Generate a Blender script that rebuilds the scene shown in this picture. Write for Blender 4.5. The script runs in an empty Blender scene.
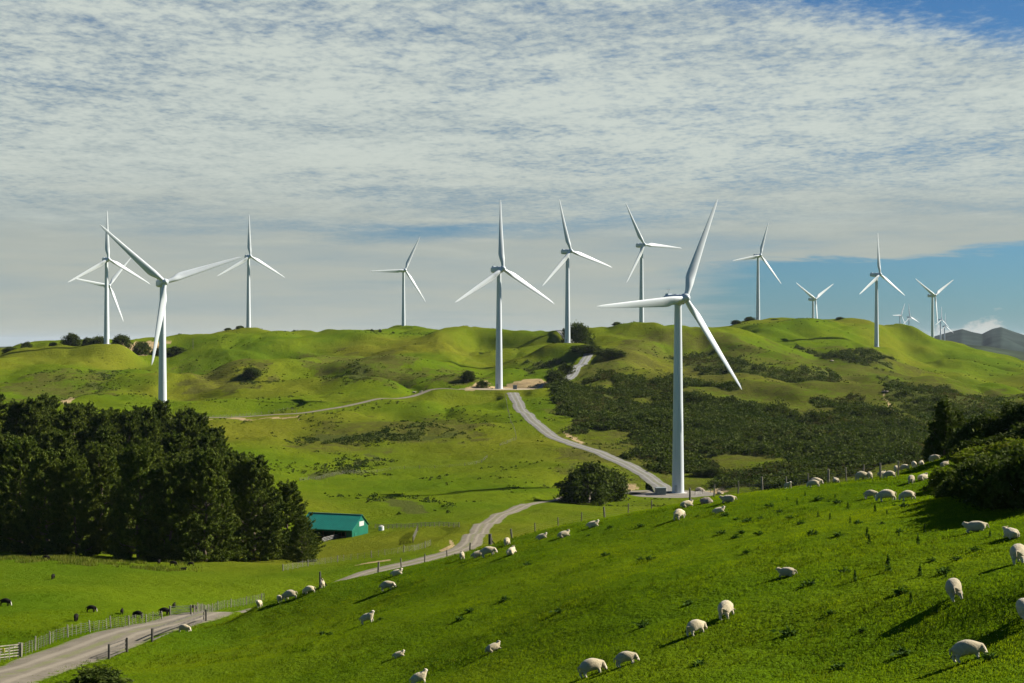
import bpy, bmesh, math, random
import numpy as np
from mathutils import Vector, Matrix, Euler

rng = np.random.default_rng(7)
random.seed(7)
SC = bpy.context.scene
COL = SC.collection
F = 1422.0          # focal length in pixels of a 1024 px wide frame (50 mm on 36 mm)
CU, CV = 512.0, 342.0

# ------------------------------------------------------------------ object helpers
def tag(o, label=None, cat=None, group=None, kind=None):
    if label: o['label'] = label
    if cat: o['category'] = cat
    if group: o['group'] = group
    if kind: o['kind'] = kind
    return o

def link(o, parent=None):
    COL.objects.link(o)
    if parent is not None:
        o.parent = parent
    return o

def empty(name, loc=(0, 0, 0), rz=0.0):
    o = bpy.data.objects.new(name, None)
    o.empty_display_size = 0.5
    o.location = loc
    o.rotation_euler = (0, 0, rz)
    return link(o)

def mesh_from(name, verts, faces, mat=None, smooth=False):
    me = bpy.data.meshes.new(name)
    me.from_pydata([tuple(v) for v in verts], [], [tuple(f) for f in faces])
    if mat is not None:
        for m in (mat if isinstance(mat, (list, tuple)) else [mat]):
            me.materials.append(m)
    if smooth:
        me.polygons.foreach_set('use_smooth', np.ones(len(me.polygons), dtype=bool))
    me.update()
    return me

def quads_mesh(name, V, n, mat, smooth=False):
    """V: (n*k,3) verts of n separate k-gons (k from shape)."""
    V = np.asarray(V, dtype=np.float32).reshape(n, -1, 3)
    k = V.shape[1]
    me = bpy.data.meshes.new(name)
    me.vertices.add(n * k); me.loops.add(n * k); me.polygons.add(n)
    me.vertices.foreach_set('co', V.reshape(-1))
    me.loops.foreach_set('vertex_index', np.arange(n * k, dtype=np.int32))
    me.polygons.foreach_set('loop_start', np.arange(n, dtype=np.int32) * k)
    if mat is not None: me.materials.append(mat)
    me.update(calc_edges=True)
    return me

def obj(name, me, parent=None, loc=None, rot=None, scale=None):
    o = bpy.data.objects.new(name, me)
    if loc is not None: o.location = loc
    if rot is not None: o.rotation_euler = rot
    if scale is not None: o.scale = scale
    return link(o, parent)

def copy_tree(o, parent=None):
    c = o.copy(); COL.objects.link(c); c.parent = parent
    for ch in o.children: copy_tree(ch, c)
    return c

class MB:
    """collects boxes, tubes and lofts into one mesh"""
    def __init__(s): s.v = []; s.f = []
    def add(s, vs, fs):
        b = len(s.v); s.v += [tuple(p) for p in vs]; s.f += [tuple(i + b for i in f) for f in fs]
    def box(s, c, d, rz=0.0, M=None):
        x, y, z = d[0] / 2, d[1] / 2, d[2] / 2
        vs = [Vector((sx * x, sy * y, sz * z)) for sz in (-1, 1) for sy in (-1, 1) for sx in (-1, 1)]
        R = M if M is not None else Matrix.Rotation(rz, 3, 'Z')
        vs = [R @ p + Vector(c) for p in vs]
        s.add(vs, [(0, 2, 3, 1), (4, 5, 7, 6), (0, 1, 5, 4), (2, 6, 7, 3), (0, 4, 6, 2), (1, 3, 7, 5)])
    def bar(s, a, b, w, h=None):
        a = Vector(a); b = Vector(b); d = b - a; L = d.length
        q = d.to_track_quat('X', 'Z').to_matrix()
        s.box((a + b) / 2, (L, w, h or w), M=q)
    def tube(s, a, b, r0, r1=None, n=8, caps=True):
        a = Vector(a); b = Vector(b); r1 = r0 if r1 is None else r1
        q = (b - a).to_track_quat('Z', 'Y').to_matrix()
        vs = []
        for c, r in ((a, r0), (b, r1)):
            for i in range(n):
                t = 2 * math.pi * i / n
                vs.append(c + q @ Vector((r * math.cos(t), r * math.sin(t), 0)))
        fs = [(i, (i + 1) % n, n + (i + 1) % n, n + i) for i in range(n)]
        if caps: fs += [tuple(range(n - 1, -1, -1)), tuple(range(n, 2 * n))]
        s.add(vs, fs)
    def loft(s, rings, cap=True):
        n = len(rings[0]); vs = [p for r in rings for p in r]; fs = []
        for k in range(len(rings) - 1):
            for i in range(n):
                j = (i + 1) % n
                fs.append((k * n + i, k * n + j, (k + 1) * n + j, (k + 1) * n + i))
        if cap: fs += [tuple(range(n - 1, -1, -1)), tuple(range((len(rings) - 1) * n, len(rings) * n))]
        s.add(vs, fs)
    def mesh(s, name, mat, smooth=False): return mesh_from(name, s.v, s.f, mat, smooth)
    def build(s, name, mat, parent=None, smooth=False, **k): return obj(name, s.mesh(name, mat, smooth), parent, **k)

def bevel(o, w, seg=2):
    m = o.modifiers.new('bevel', 'BEVEL'); m.width = w; m.segments = seg; m.limit_method = 'ANGLE'
    return o

def autosmooth(me, ang=40):
    me.polygons.foreach_set('use_smooth', np.ones(len(me.polygons), dtype=bool))
    bm = bmesh.new(); bm.from_mesh(me)
    for e in bm.edges:
        if len(e.link_faces) == 2 and e.calc_face_angle(0) > math.radians(ang): e.smooth = False
    bm.to_mesh(me); bm.free()

# ------------------------------------------------------------------ numpy noise
def _hash(ix, iy, seed):
    h = (ix.astype(np.int64) * 374761393 + iy.astype(np.int64) * 668265263 + seed * 1442695041) & 0x7fffffff
    h = ((h ^ (h >> 13)) * 1274126177) & 0x7fffffff
    h = (h ^ (h >> 16)) & 0xffff
    return h / 65535.0 * 2 - 1

def vnoise(x, y, seed=0):
    x = np.asarray(x, float); y = np.asarray(y, float)
    ix = np.floor(x); iy = np.floor(y); fx = x - ix; fy = y - iy
    fx = fx * fx * fx * (fx * (fx * 6 - 15) + 10); fy = fy * fy * fy * (fy * (fy * 6 - 15) + 10)
    a = _hash(ix, iy, seed); b = _hash(ix + 1, iy, seed); c = _hash(ix, iy + 1, seed); d = _hash(ix + 1, iy + 1, seed)
    return (a + (b - a) * fx) * (1 - fy) + (c + (d - c) * fx) * fy

def fbm(x, y, seed=0, oct=4, gain=.5):
    s = 0; a = 1; n = 0
    for i in range(oct):
        s = s + a * vnoise(x * (2.03 ** i) + i * 17.3, y * (2.03 ** i) - i * 9.1, seed + i); n += a; a *= gain
    return s / n

def sstep(a, b, x):
    t = np.clip((np.asarray(x, float) - a) / (b - a), 0, 1); return t * t * (3 - 2 * t)

# ------------------------------------------------------------------ terrain
def P(u, v, d):
    """point that lies d metres ahead and shows at (u, v) of the photograph"""
    return np.array(((u - CU) / F * d, d, -(v - CV) / F * d))

CTRL = [  # u, v, depth: spot heights read off the photograph
 # camera knoll and near slope
 (980,672,50),(970,661,55),(900,668,58),(800,650,66),(700,672,62),(593,673,71),(480,690,79),(420,684,94),(300,690,103),(150,672,122),
 (957,596,64),(1015,570,60),(1060,560,60),(1100,640,50),(850,575,78),(790,577,80),(727,617,70),(700,580,85),(740,540,108),(640,590,88),(550,600,97),
 (450,620,106),(368,626,108),(330,640,113),(230,640,140),(880,520,98),(1000,522,88),(1060,500,90),(940,500,100),
 # crest of the sheep paddock
 (203,622,152),(250,607,156),(300,591,152),(345,580,152),(400,568,154),(450,560,157),(500,546,158),(560,528,158),(640,513,156),(700,501,154),
 (760,492,148),(800,487,142),(850,481,138),(900,477,130),(935,474,128),
 # bank at the right
 (1024,440,150),(985,458,150),(960,468,148),(1070,415,155),(1130,395,160),(1024,480,118),(985,492,115),(1060,455,122),
 (945,462,185),(980,455,200),(1040,440,215),(1110,420,220),
 # road at the left
 (-70,705,92),(0,676,110),(60,650,126),(120,636,142),(185,622,165),(250,614,195),(310,598,215),(375,572,236),(410,564,246),(440,556,256),(468,546,275),(474,535,300),(483,525,338),
 (500,515,378),(528,505,425),(565,497,462),(620,492,485),(655,489,500),
 # left field, hidden dip
 (0,645,142),(95,622,160),(150,612,170),(50,590,200),(150,590,210),(-60,600,200),(250,575,255),(50,560,270),(150,561,290),(230,562,292),(-80,560,270),(330,560,300),
 (400,545,300),(335,538,355),(300,538,360),(420,528,345),(455,532,335),
 (600,575,250),(700,565,260),(600,535,340),(720,530,340),(850,530,270),(930,520,240),
 # valley floor and mid slopes
 (100,500,400),(100,470,480),(-60,480,430),(200,520,380),(162,428,660),(250,505,400),(350,520,400),(400,503,430),(440,498,455),(300,490,480),(350,478,530),(420,478,530),(480,470,540),
 (250,450,570),(330,450,600),(400,455,600),(460,445,610),(500,440,620),(450,420,690),(520,470,520),(560,470,520),(598,492,500),(540,490,470),
 (678,493,494),(720,488,500),(760,482,510),(705,497,486),
 (655,482,512),(640,472,530),(610,458,568),(575,445,605),(545,431,645),(527,414,695),(517,400,740),(512,391,780),
 (499,389,801),(470,389,795),(540,386,810),(545,382,840),(570,373,890),(580,360,960),(588,350,1015),(587,345,1045),
 (215,418,700),(260,416,705),(310,412,715),(350,405,735),(385,398,755),(430,389,785),
 (60,400,800),(-60,395,800),(0,370,960),(60,365,980),(130,385,880),(200,375,930),(260,362,1040),(300,385,850),(330,392,810),
 (400,401,752),(430,398,762),(460,397,768),(440,406,738),(490,401,762),(415,411,715),(370,415,705),(475,408,730),
 (380,352,1010),(400,383,850),(345,372,900),(430,365,960),(455,358,1010),(440,375,880),
 # scrub hillside
 (740,478,520),(800,472,520),(850,466,500),(900,450,520),(930,440,560),(800,430,640),(870,425,660),(700,440,620),(640,440,630),(600,415,710),(570,400,740),(600,385,800),(700,385,800),(780,382,850),
 (860,390,850),(920,395,900),(980,388,1050),(1024,385,1150),(930,368,1120),(1000,372,1250),(960,415,720),(1024,420,700),(1080,400,900),
 (850,352,1150),(780,352,1100),(700,350,1030),(640,350,980),(600,362,940),(555,362,930),(560,378,860),
 # skyline
 (-120,360,1150),(-40,354,1150),(0,350,1150),(50,343,1150),(106,344,1134),(160,338,1200),(248,329,1323),(330,330,1350),(404,327,1400),(480,328,1350),(548,331,1260),(567,343,1047),
 (620,322,1170),(650,321,1180),(690,325,1200),(720,329,1230),(758,320,1480),(800,318,1500),(850,319,1500),(877,346,1323),(890,324,1480),(920,332,1450),(950,341,1480),(985,352,1550),(1024,362,1650),(1100,370,1700),
]
def _pol(X, Y):
    X = np.asarray(X, float); Y = np.asarray(Y, float)
    r = np.maximum(np.hypot(X, Y), 1.0)
    return np.arctan2(X, Y), np.log(r)

def relief(X, Y):
    """rounded spurs and creased gullies, fading out towards the camera"""
    r = np.hypot(X, Y)
    wx = X + 22 * vnoise(X / 90, Y / 90, 3); wy = Y + 22 * vnoise(X / 90, Y / 90, 4)
    b = np.abs(fbm(wx / 150, wy / 210, 11, 3, .45))
    far = sstep(430, 820, r)
    z = far * 30 * (np.sqrt(b * b + .0025) - .22)
    z = z + far * 5.0 * (np.sqrt(fbm(wx / 48, wy / 66, 21, 3) ** 2 + .001) - .22) 
    z = z + sstep(120, 420, r) * .8 * fbm(X / 30, Y / 30, 31, 3)
    z = z + sstep(250, 500, r) * .8 * fbm(X / 14, Y / 18, 36, 3)
    z = z + sstep(20, 60, r) * (.34 * fbm(X / 8, Y / 8, 41, 4) + .5 * fbm(X / 26, Y / 30, 46, 2))
    return z

_pts = [P(*c) for c in CTRL]
_pts += [np.array(p) for p in [(0, 8, -2.9), (0, 15, -4.6), (0, 25, -7.2), (0, 36, -9.8), (30, 60, -9.0), (45, 75, -8.0), (-40, 60, -22), (-60, 80, -25), (120, 90, -3.0), (160, 160, -6), (-150, 60, -27),
   (300, -20, 0), (-300, -20, -25), (0, -400, 0), (700, 300, 10), (1000, 0, 0), (-900, 200, -20), (-1000, -300, -10), (700, 900, -30), (900, 1300, -40), (-900, 900, -10), (-600, 500, -35)]]
for u, z in ((-200, -25), (0, -45), (200, -45), (400, -45), (600, -40), (760, -45), (900, -60), (1024, -80), (1250, -80)):
    for d in (2000, 2600):
        p = P(u, CV, d); p[2] = z * (1 if d == 2000 else 1.6); _pts.append(p)
for a in np.linspace(-math.pi, math.pi, 14)[:-1]:
    for r in (5000, 20000, 45000):
        _pts.append(np.array((r * math.sin(a), r * math.cos(a), -150.)))
for a in np.linspace(-math.pi, math.pi, 17)[:-1]:
    for r, z in ((1.2, -1.75), (4, -2.05)):
        _pts.append(np.array((r * math.sin(a), r * math.cos(a), z - (.4 if r > 3 and abs(a) < 1.6 else 0))))
for a, z8, z20, z45 in ((-1.2, -4, -11, -22), (-.7, -3.6, -10, -20), (-.38, -3.2, -8.2, -16), (.38, -2.6, -5.4, -10.4), (.7, -2.5, -4.6, -8.2), (1.2, -2.3, -3.6, -5), (2.2, -2, -2, -1), (-2.2, -2.6, -5, -10), (3.1, -2, -1, 0)):
    for r, z in ((8, z8), (20, z20), (45, z45)):
        _pts.append(np.array((r * math.sin(a), r * math.cos(a), z)))
_pts = np.array(_pts)
_pa, _pt = _pol(_pts[:, 0], _pts[:, 1])
_pz = _pts[:, 2] - relief(_pts[:, 0], _pts[:, 1])
def _U(d2): return .5 * d2 * np.log(d2 + 1e-9)
_n = len(_pts)
_A = np.zeros((_n + 3, _n + 3))
_A[:_n, :_n] = _U((_pa[:, None] - _pa[None]) ** 2 + (_pt[:, None] - _pt[None]) ** 2) + np.diag(np.where(np.hypot(_pts[:, 0], _pts[:, 1]) < 134, .02, 2e-5))
_A[:_n, _n:] = np.stack([np.ones(_n), _pa, _pt], 1); _A[_n:, :_n] = _A[:_n, _n:].T
_W = np.linalg.solve(_A, np.concatenate([_pz, np.zeros(3)]))

def H0(X, Y):
    X = np.asarray(X, float); Y = np.asarray(Y, float); sh = X.shape
    X = X.reshape(-1); Y = Y.reshape(-1); out = np.empty(len(X))
    a, t = _pol(X, Y)
    for i in range(0, len(X), 40000):
        s = slice(i, i + 40000)
        d2 = ((a[s, None] - _pa[None]) ** 2 + (t[s, None] - _pt[None]) ** 2).astype(np.float32)
        out[s] = (.5 * d2 * np.log(d2 + np.float32(1e-9))) @ _W[:_n].astype(np.float32) + _W[_n] + _W[_n + 1] * a[s] + _W[_n + 2] * t[s]
    return (out + relief(X, Y)).reshape(sh)

# the crest of the main ridge, levelled to the skyline of the photograph
SKY = [(-120,352),(0,347),(15,346),(50,340),(75,338),(106,341),(150,337),(190,335.5),(212,332),(240,329),(300,331),(350,330),(404,327),(440,327),(480,328),(512,329.5),(545,331.5),(565,330),(600,327),(612,324.5),(640,322.5),(660,323.5),(680,325.5),(700,327.5),(712,328.5),(730,325),(750,320),(768,319),(795,318),(850,319),(880,321.5),(900,325.5),(930,334.5),(950,340.5),(968,346.5),(985,351),(1024,360),(1120,370)]
_th = np.linspace(-.46, .42, 500); _rr = np.exp(np.linspace(math.log(620), math.log(2300), 170))
_gx = np.sin(_th)[:, None] * _rr[None]; _gy = np.cos(_th)[:, None] * _rr[None]
_zz = H0(_gx, _gy); _tgt = -(np.interp(CU + F * np.tan(_th), [q[0] for q in SKY], [q[1] for q in SKY]) - CV) / F
_wr = lambda r: sstep(680, 1120, r) * (1 - sstep(2600, 4500, r))
_cor = np.zeros(len(_th)); _k = np.hanning(47); _k /= _k.sum()
for _ in range(4):
    cur = ((_zz + _cor[:, None] * (_rr * _wr(_rr))[None]) / _gy)
    _cor = _cor + np.convolve(np.pad(_tgt - cur.max(1), 23, mode='edge'), _k, 'valid')
_H0raw = H0
def H0(X, Y):
    X = np.asarray(X, float); Y = np.asarray(Y, float); r = np.hypot(X, Y)
    c = np.interp(np.arctan2(X, Y), np.concatenate([[-.75], _th, [.75]]), np.concatenate([[0], _cor, [0]]))
    return _H0raw(X, Y) + c * r * _wr(r)

# roads: centre lines through spot points, (u, v, depth), width
ROADS = {
 'access_road': (4.6, [(-160,735,78),(-70,705,92),(0,676,110),(60,650,126),(120,636,142),(185,622,165),(250,614,195),(310,598,215),(375,572,236),(410,564,246),(440,556,256),(468,546,275),(474,535,300),(483,525,338),(500,515,378),(528,505,425)]),
 'dirt_track': (3.6, [(522,507,415),(545,501,445),(565,497,462),(595,494,476),(620,492,485),(645,490,497)]),
 'hill_road': (6.2, [(663,491,494),(662,486,504),(655,482,512),(640,472,530),(610,458,568),(575,445,605),(545,431,645),(527,414,695),(517,400,740),(512,391,785)]),
 'ridge_road': (6.5, [(505,389,800),(545,381,840),(570,373,890),(580,360,960),(588,350,1015),(587,345,1045),(575,340,1110),(556,334,1200),(545,331,1262),(530,330,1330)]),
 'farm_track': (5.5, [(150,421,690),(215,418,700),(260,416,705),(310,412,715),(350,405,735),(385,398,755),(430,389,785),(470,388,795)]),
}
PADS = {'turbine_pad': (P(667, 492.5, 492), 17.0, 13.0), 'clay_pad': (P(500, 389.3, 800), 24.0, 15.0)}
FLATS = {k: (P(*c), 7.0, 7.0) for k, c in {'a': (106.5, 344, 1134), 'b': (248.5, 329, 1323), 'c': (567.5, 343, 1047), 'd': (758, 320, 1490), 'e': (876.5, 347, 1323), 'f': (162.5, 428, 660)}.items()}
PADS['turbine_pad'][0][2] = P(678, 493, 494)[2]; PADS['clay_pad'][0][2] = P(499, 389, 801)[2]

def catmull(pts, step):
    pts = np.asarray(pts, float); Q = np.vstack([2 * pts[0] - pts[1], pts, 2 * pts[-1] - pts[-2]]); out = []
    for i in range(1, len(Q) - 2):
        p0, p1, p2, p3 = Q[i - 1], Q[i], Q[i + 1], Q[i + 2]
        n = max(2, int(np.linalg.norm(p2 - p1) / step))
        for k in range(n):
            t = k / n
            out.append(.5 * (2 * p1 + (p2 - p0) * t + (2 * p0 - 5 * p1 + 4 * p2 - p3) * t * t + (3 * p1 - p0 - 3 * p2 + p3) * t ** 3))
    out.append(pts[-1]); return np.array(out)

ROADLINE = {}
for nm, (w, cs) in ROADS.items():
    L = catmull([P(*c)[:2] for c in cs], 2.0)
    z = H0(L[:, 0], L[:, 1])
    k = np.hanning(13); k /= k.sum()
    zs = np.convolve(np.pad(z, 6, mode='edge'), k, 'valid')
    ROADLINE[nm] = (w, np.column_stack([L, zs]))
def road_width(nm, w, l): return np.interp(l[:, 1], [150, 250], [7.4, 4.8]) if nm == 'access_road' else np.full(len(l), w)
_RL = np.vstack([np.column_stack([l, road_width(nm, w, l)]) for nm, (w, l) in ROADLINE.items()]).astype(np.float32)

def H(X, Y):
    """the finished ground: spot-height surface, levelled under roads and pads"""
    X = np.asarray(X, float); Y = np.asarray(Y, float); sh = X.shape
    X = X.reshape(-1); Y = Y.reshape(-1)
    z = H0(X, Y)
    r = np.hypot(X, Y); near = np.where((r < 1500) & (r > 60) & (np.abs(np.arctan2(X, Y)) < .6))[0]
    CH = 20000
    for i in range(0, len(near), CH):
        s = near[i:i + CH]
        y0, y1 = Y[s].min() - 30, Y[s].max() + 30
        m = (_RL[:, 1] > y0) & (_RL[:, 1] < y1)
        if not m.any(): continue
        R = _RL[m]
        d2 = (X[s, None].astype(np.float32) - R[None, :, 0]) ** 2 + (Y[s, None].astype(np.float32) - R[None, :, 1]) ** 2
        j = d2.argmin(1); d = np.sqrt(d2[np.arange(len(s)), j]); hw = R[j, 3] / 2
        b = 1 - sstep(0, 1, (d - hw - 1.0) / (hw * 1.6 + 1.5))
        z[s] = z[s] * (1 - b) + R[j, 2] * b
    for c, rx, ry in list(PADS.values()) + list(FLATS.values()):
        q = np.hypot((X - c[0]) / rx, (Y - c[1]) / ry)
        b = 1 - sstep(1.0, 1.5 if rx > 10 else 5.0, q)
        z = z * (1 - b) + c[2] * b
    return z.reshape(sh)

def Hs(x, y): return float(H(np.array([x]), np.array([y]))[0])

def hit(u, v, dmin=12, dmax=1700):
    """where the line of sight through (u, v) first meets the ground"""
    d = np.exp(np.linspace(math.log(dmin), math.log(dmax), 1400))
    x = (u - CU) / F * d; z = -(v - CV) / F * d
    h = H(x, d)
    below = np.where(z <= h)[0]
    if len(below) == 0: return None
    i = below[0]
    if i == 0: t = 0.; i = 1
    else:
        a = z[i - 1] - h[i - 1]; b = z[i] - h[i]; t = a / (a - b)
    dd = d[i - 1] + (d[i] - d[i - 1]) * t
    X = (u - CU) / F * dd
    return np.array((X, dd, Hs(X, dd)))

def poly_xy(uv, dmin=12):
    out = []
    for u, v in uv:
        p = hit(u, v, dmin)
        if p is not None: out.append(p[:2])
    return np.array(out)

def in_poly(X, Y, poly):
    c = np.zeros(X.shape, bool); j = len(poly) - 1
    for i in range(len(poly)):
        xi, yi = poly[i]; xj, yj = poly[j]
        if yi != yj:
            c ^= ((yi > Y) != (yj > Y)) & (X < (xj - xi) * (Y - yi) / (yj - yi) + xi)
        j = i
    return c
# ------------------------------------------------------------------ materials
def new_mat(name):
    m = bpy.data.materials.new(name); m.use_nodes = True
    nt = m.node_tree; bs = nt.nodes['Principled BSDF']
    return m, nt, bs

class NB:
    """small node-building helper"""
    def __init__(s, nt): s.nt = nt; s.N = nt.nodes; s.L = nt.links
    def n(s, t, **k):
        x = s.N.new(t)
        for a, b in k.items(): setattr(x, a, b)
        return x
    def set(s, sock, val):
        if hasattr(val, 'is_linked') or hasattr(val, 'links'): s.L.new(val, sock)
        else:
            sock.default_value = val
    def noise(s, scale, detail=4, rough=.55, vec=None, dim='3D', dist=0.0):
        x = s.n('ShaderNodeTexNoise', noise_dimensions=dim)
        x.inputs['Scale'].default_value = scale; x.inputs['Detail'].default_value = detail
        x.inputs['Roughness'].default_value = rough; x.inputs['Distortion'].default_value = dist
        if vec is not None: s.L.new(vec, x.inputs['Vector'])
        return x.outputs['Fac']
    def ramp(s, fac, a, b):
        x = s.n('ShaderNodeMapRange', interpolation_type='SMOOTHSTEP'); s.L.new(fac, x.inputs[0])
        x.inputs[1].default_value = a; x.inputs[2].default_value = b
        return x.outputs[0]
    def math(s, op, a, b=0.0, c=None):
        x = s.n('ShaderNodeMath', operation=op); s.set(x.inputs[0], a); s.set(x.inputs[1], b)
        if c is not None: s.set(x.inputs[2], c)
        return x.outputs[0]
    def mix(s, fac, a, b, blend='MIX'):
        x = s.n('ShaderNodeMix', data_type='RGBA', blend_type=blend)
        s.set(x.inputs['Factor'], fac); s.set(x.inputs[6], a if not isinstance(a, tuple) else (*a, 1)); s.set(x.inputs[7], b if not isinstance(b, tuple) else (*b, 1))
        return x.outputs[2]
    def bump(s, h, strength=.5, dist=.1):
        x = s.n('ShaderNodeBump'); x.inputs['Strength'].default_value = strength; x.inputs['Distance'].default_value = dist
        s.L.new(h, x.inputs['Height']); return x.outputs[0]
    def pos(s): return s.n('ShaderNodeNewGeometry').outputs['Position']
    def obj(s): return s.n('ShaderNodeTexCoord').outputs['Object']
    def attr(s, name):
        return s.n('ShaderNodeAttribute', attribute_name=name)

def simple(name, col, rough=.7, var=.15, scale=3.0, metal=0.0, bump=0.0, bscale=20., spec=.3):
    m, nt, bs = new_mat(name); b = NB(nt); o = b.obj()
    f = b.noise(scale, 5, .6, o)
    lo = tuple(c * (1 - var) for c in col); hi = tuple(min(1, c * (1 + var)) for c in col)
    b.set(bs.inputs['Base Color'], b.mix(b.ramp(f, .3, .7), lo, hi))
    bs.inputs['Roughness'].default_value = rough; bs.inputs['Metallic'].default_value = metal
    bs.inputs['Specular IOR Level'].default_value = spec
    if bump: b.L.new(b.bump(b.noise(bscale, 4, .6, o), bump, .03), bs.inputs['Normal'])
    return m

# colours of the ground
def ground_material():
    m, nt, bs = new_mat('pasture'); b = NB(nt); p = b.pos()
    big = b.noise(.006, 4, .5, p); mid = b.noise(.03, 5, .6, p); fine = b.noise(.22, 5, .65, p); grain = b.noise(1.6, 4, .7, p)
    lush = (.060, .112, .003); mead = (.095, .142, .004); dry = (.150, .138, .014); olive = (.075, .072, .018); rush = (.024, .034, .008)
    A = b.attr('tone'); sp = b.n('ShaderNodeSeparateColor'); b.L.new(A.outputs['Color'], sp.inputs[0])
    scrub, clay, far = sp.outputs[0], sp.outputs[1], sp.outputs[2]
    dryness = A.outputs['Alpha']
    c = b.mix(b.ramp(mid, .36, .66), lush, mead)
    k = b.math('MULTIPLY', b.math('ADD', b.ramp(big, .40, .68), b.math('MULTIPLY', fine, .35)), far)
    k = b.math('MULTIPLY', k, .62)
    c = b.mix(k, c, dry)
    c = b.mix(b.math('MULTIPLY', b.math('MULTIPLY', dryness, .9), b.ramp(b.math('ADD', b.math('MULTIPLY', fine, .5), b.math('MULTIPLY', mid, .5)), .36, .58)), c, olive)
    # rushes and small dark weeds, finer and coarser
    sp1 = b.math('MULTIPLY', b.ramp(b.noise(.55, 3, .7, p), .55, .68), b.math('MULTIPLY', b.ramp(mid, .42, .62), far))
    c = b.mix(b.math('MULTIPLY', sp1, .75), c, rush)
    c = b.mix(b.math('MULTIPLY', b.ramp(grain, .3, .75), .30), c, b.mix(.5, (.03, .075, .006), olive))
    # soil under scrub, bare clay
    c = b.mix(b.math('MULTIPLY', scrub, b.ramp(fine, .10, .5)), c, b.mix(b.ramp(grain, .3, .7), (.040, .060, .012), (.085, .090, .022)))
    clay_c = b.mix(b.ramp(fine, .3, .7), (.27, .20, .11), (.38, .29, .15))
    c = b.mix(b.math('MULTIPLY', clay, b.ramp(b.math('ADD', fine, b.math('MULTIPLY', clay, .35)), .45, .72)), c, clay_c)
    b.L.new(c, bs.inputs['Base Color'])
    bs.inputs['Roughness'].default_value = .95; bs.inputs['Specular IOR Level'].default_value = 0
    sz = b.n('ShaderNodeSeparateXYZ'); b.L.new(p, sz.inputs[0])
    terr = b.math('SINE', b.math('ADD', b.math('MULTIPLY', sz.outputs[2], 5.2), b.math('MULTIPLY', mid, 30.0)))
    terr = b.math('MULTIPLY', b.math('MULTIPLY', terr, b.ramp(big, .4, .7)), .13)
    h = b.math('ADD', b.math('ADD', terr, b.math('MULTIPLY', b.noise(.5, 6, .7, p), 1.6)), b.math('MULTIPLY', b.noise(4.0, 3, .7, p), .25))
    b.L.new(b.bump(h, .9, .7), bs.inputs['Normal'])
    return m

def gravel_material(name, a, c2, track=True):
    m, nt, bs = new_mat(name); b = NB(nt); p = b.pos()
    f = b.noise(.35, 5, .65, p); g = b.noise(6.0, 4, .7, p)
    c = b.mix(b.ramp(f, .3, .7), a, c2)
    c = b.mix(b.math('MULTIPLY', b.ramp(g, .35, .75), .35), c, tuple(x * .55 for x in a))
    if track:
        uv = b.n('ShaderNodeUVMap'); s = b.n('ShaderNodeSeparateXYZ'); b.L.new(uv.outputs[0], s.inputs[0])
        x = b.math('ABSOLUTE', b.math('SUBTRACT', s.outputs[0], .5))
        wob = b.math('MULTIPLY', b.math('SUBTRACT', b.noise(.05, 3, .5, p), .5), .12)
        t = b.math('ABSOLUTE', b.math('SUBTRACT', b.math('ADD', x, wob), .19))
        tr = b.ramp(t, .085, .02)
        c = b.mix(b.math('MULTIPLY', tr, .6), c, tuple(min(1, x * 1.35) for x in c2))
        mid = b.ramp(x, .10, .02)
        c = b.mix(b.math('MULTIPLY', b.math('MULTIPLY', mid, b.ramp(b.noise(.6, 4, .6, p), .34, .58)), .75), c, (.13, .14, .05))
        edge = b.ramp(b.math('ADD', x, b.math('MULTIPLY', b.noise(.45, 5, .7, p), .16)), .50, .60)
        c = b.mix(edge, c, (.10, .125, .025))
    b.L.new(c, bs.inputs['Base Color']); bs.inputs['Roughness'].default_value = .95; bs.inputs['Specular IOR Level'].default_value = .15
    b.L.new(b.bump(b.noise(3.0, 5, .7, p), .6, .12), bs.inputs['Normal'])
    return m

# ------------------------------------------------------------------ the ground
# patches of scrub, bare clay and dry ground, as outlines lying on the hills
SCRUB = [poly_xy(q, 250) for q in [
   [(572,392),(590,380),(640,378),(700,384),(742,396),(800,388),(850,398),(890,412),(925,425),(930,445),(915,462),(860,474),(800,474),(700,479),(660,472),(628,462),(600,446),(640,436),(575,430),(560,410)],
   [(655,352),(700,356),(760,366),(800,374),(845,377),(838,385),(790,382),(740,375),(690,365)],
   [(800,346),(850,351),(886,357),(893,370),(868,368),(835,360),(812,354)],
   [(880,378),(915,384),(950,392),(1000,399),(1000,410),(960,425),(925,428),(905,412),(885,396)],
   [(520,366),(545,360),(566,357),(560,364),(535,371)],
   [(340,378),(352,366),(368,360),(360,372),(358,382),(350,384)],
   [(90,385),(104,372),(114,369),(108,378),(96,390)],
   [(244,372),(252,371),(262,380),(262,386),(252,386)],
   [(300,440),(350,432),(400,430),(460,430),(440,436),(390,440),(350,448),(310,446)],
   [(310,474),(350,468),(365,456),(378,452),(376,460),(360,470),(330,478)],
   [(385,497),(405,500),(420,506),(425,512),(405,512),(390,505)],
   [(700,482),(760,470),(830,470),(830,480),(770,490),(730,487)],
   [(556,372),(568,380),(585,410),(580,420),(562,415),(552,392)],
]]
OLIVE = [poly_xy(q, 250) for q in [
   [(640,330),(760,345),(900,360),(980,385),(1024,395),(1024,470),(560,470),(560,370),(600,350)],
   [(300,352),(400,350),(420,372),(395,386),(330,380)], [(420,375),(470,370),(480,385),(440,388)],
   [(0,385),(90,370),(110,395),(60,405),(0,405)], [(300,430),(470,420),(500,432),(380,450),(300,455)],
   [(180,365),(260,372),(250,395),(190,395)],
]]
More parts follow.
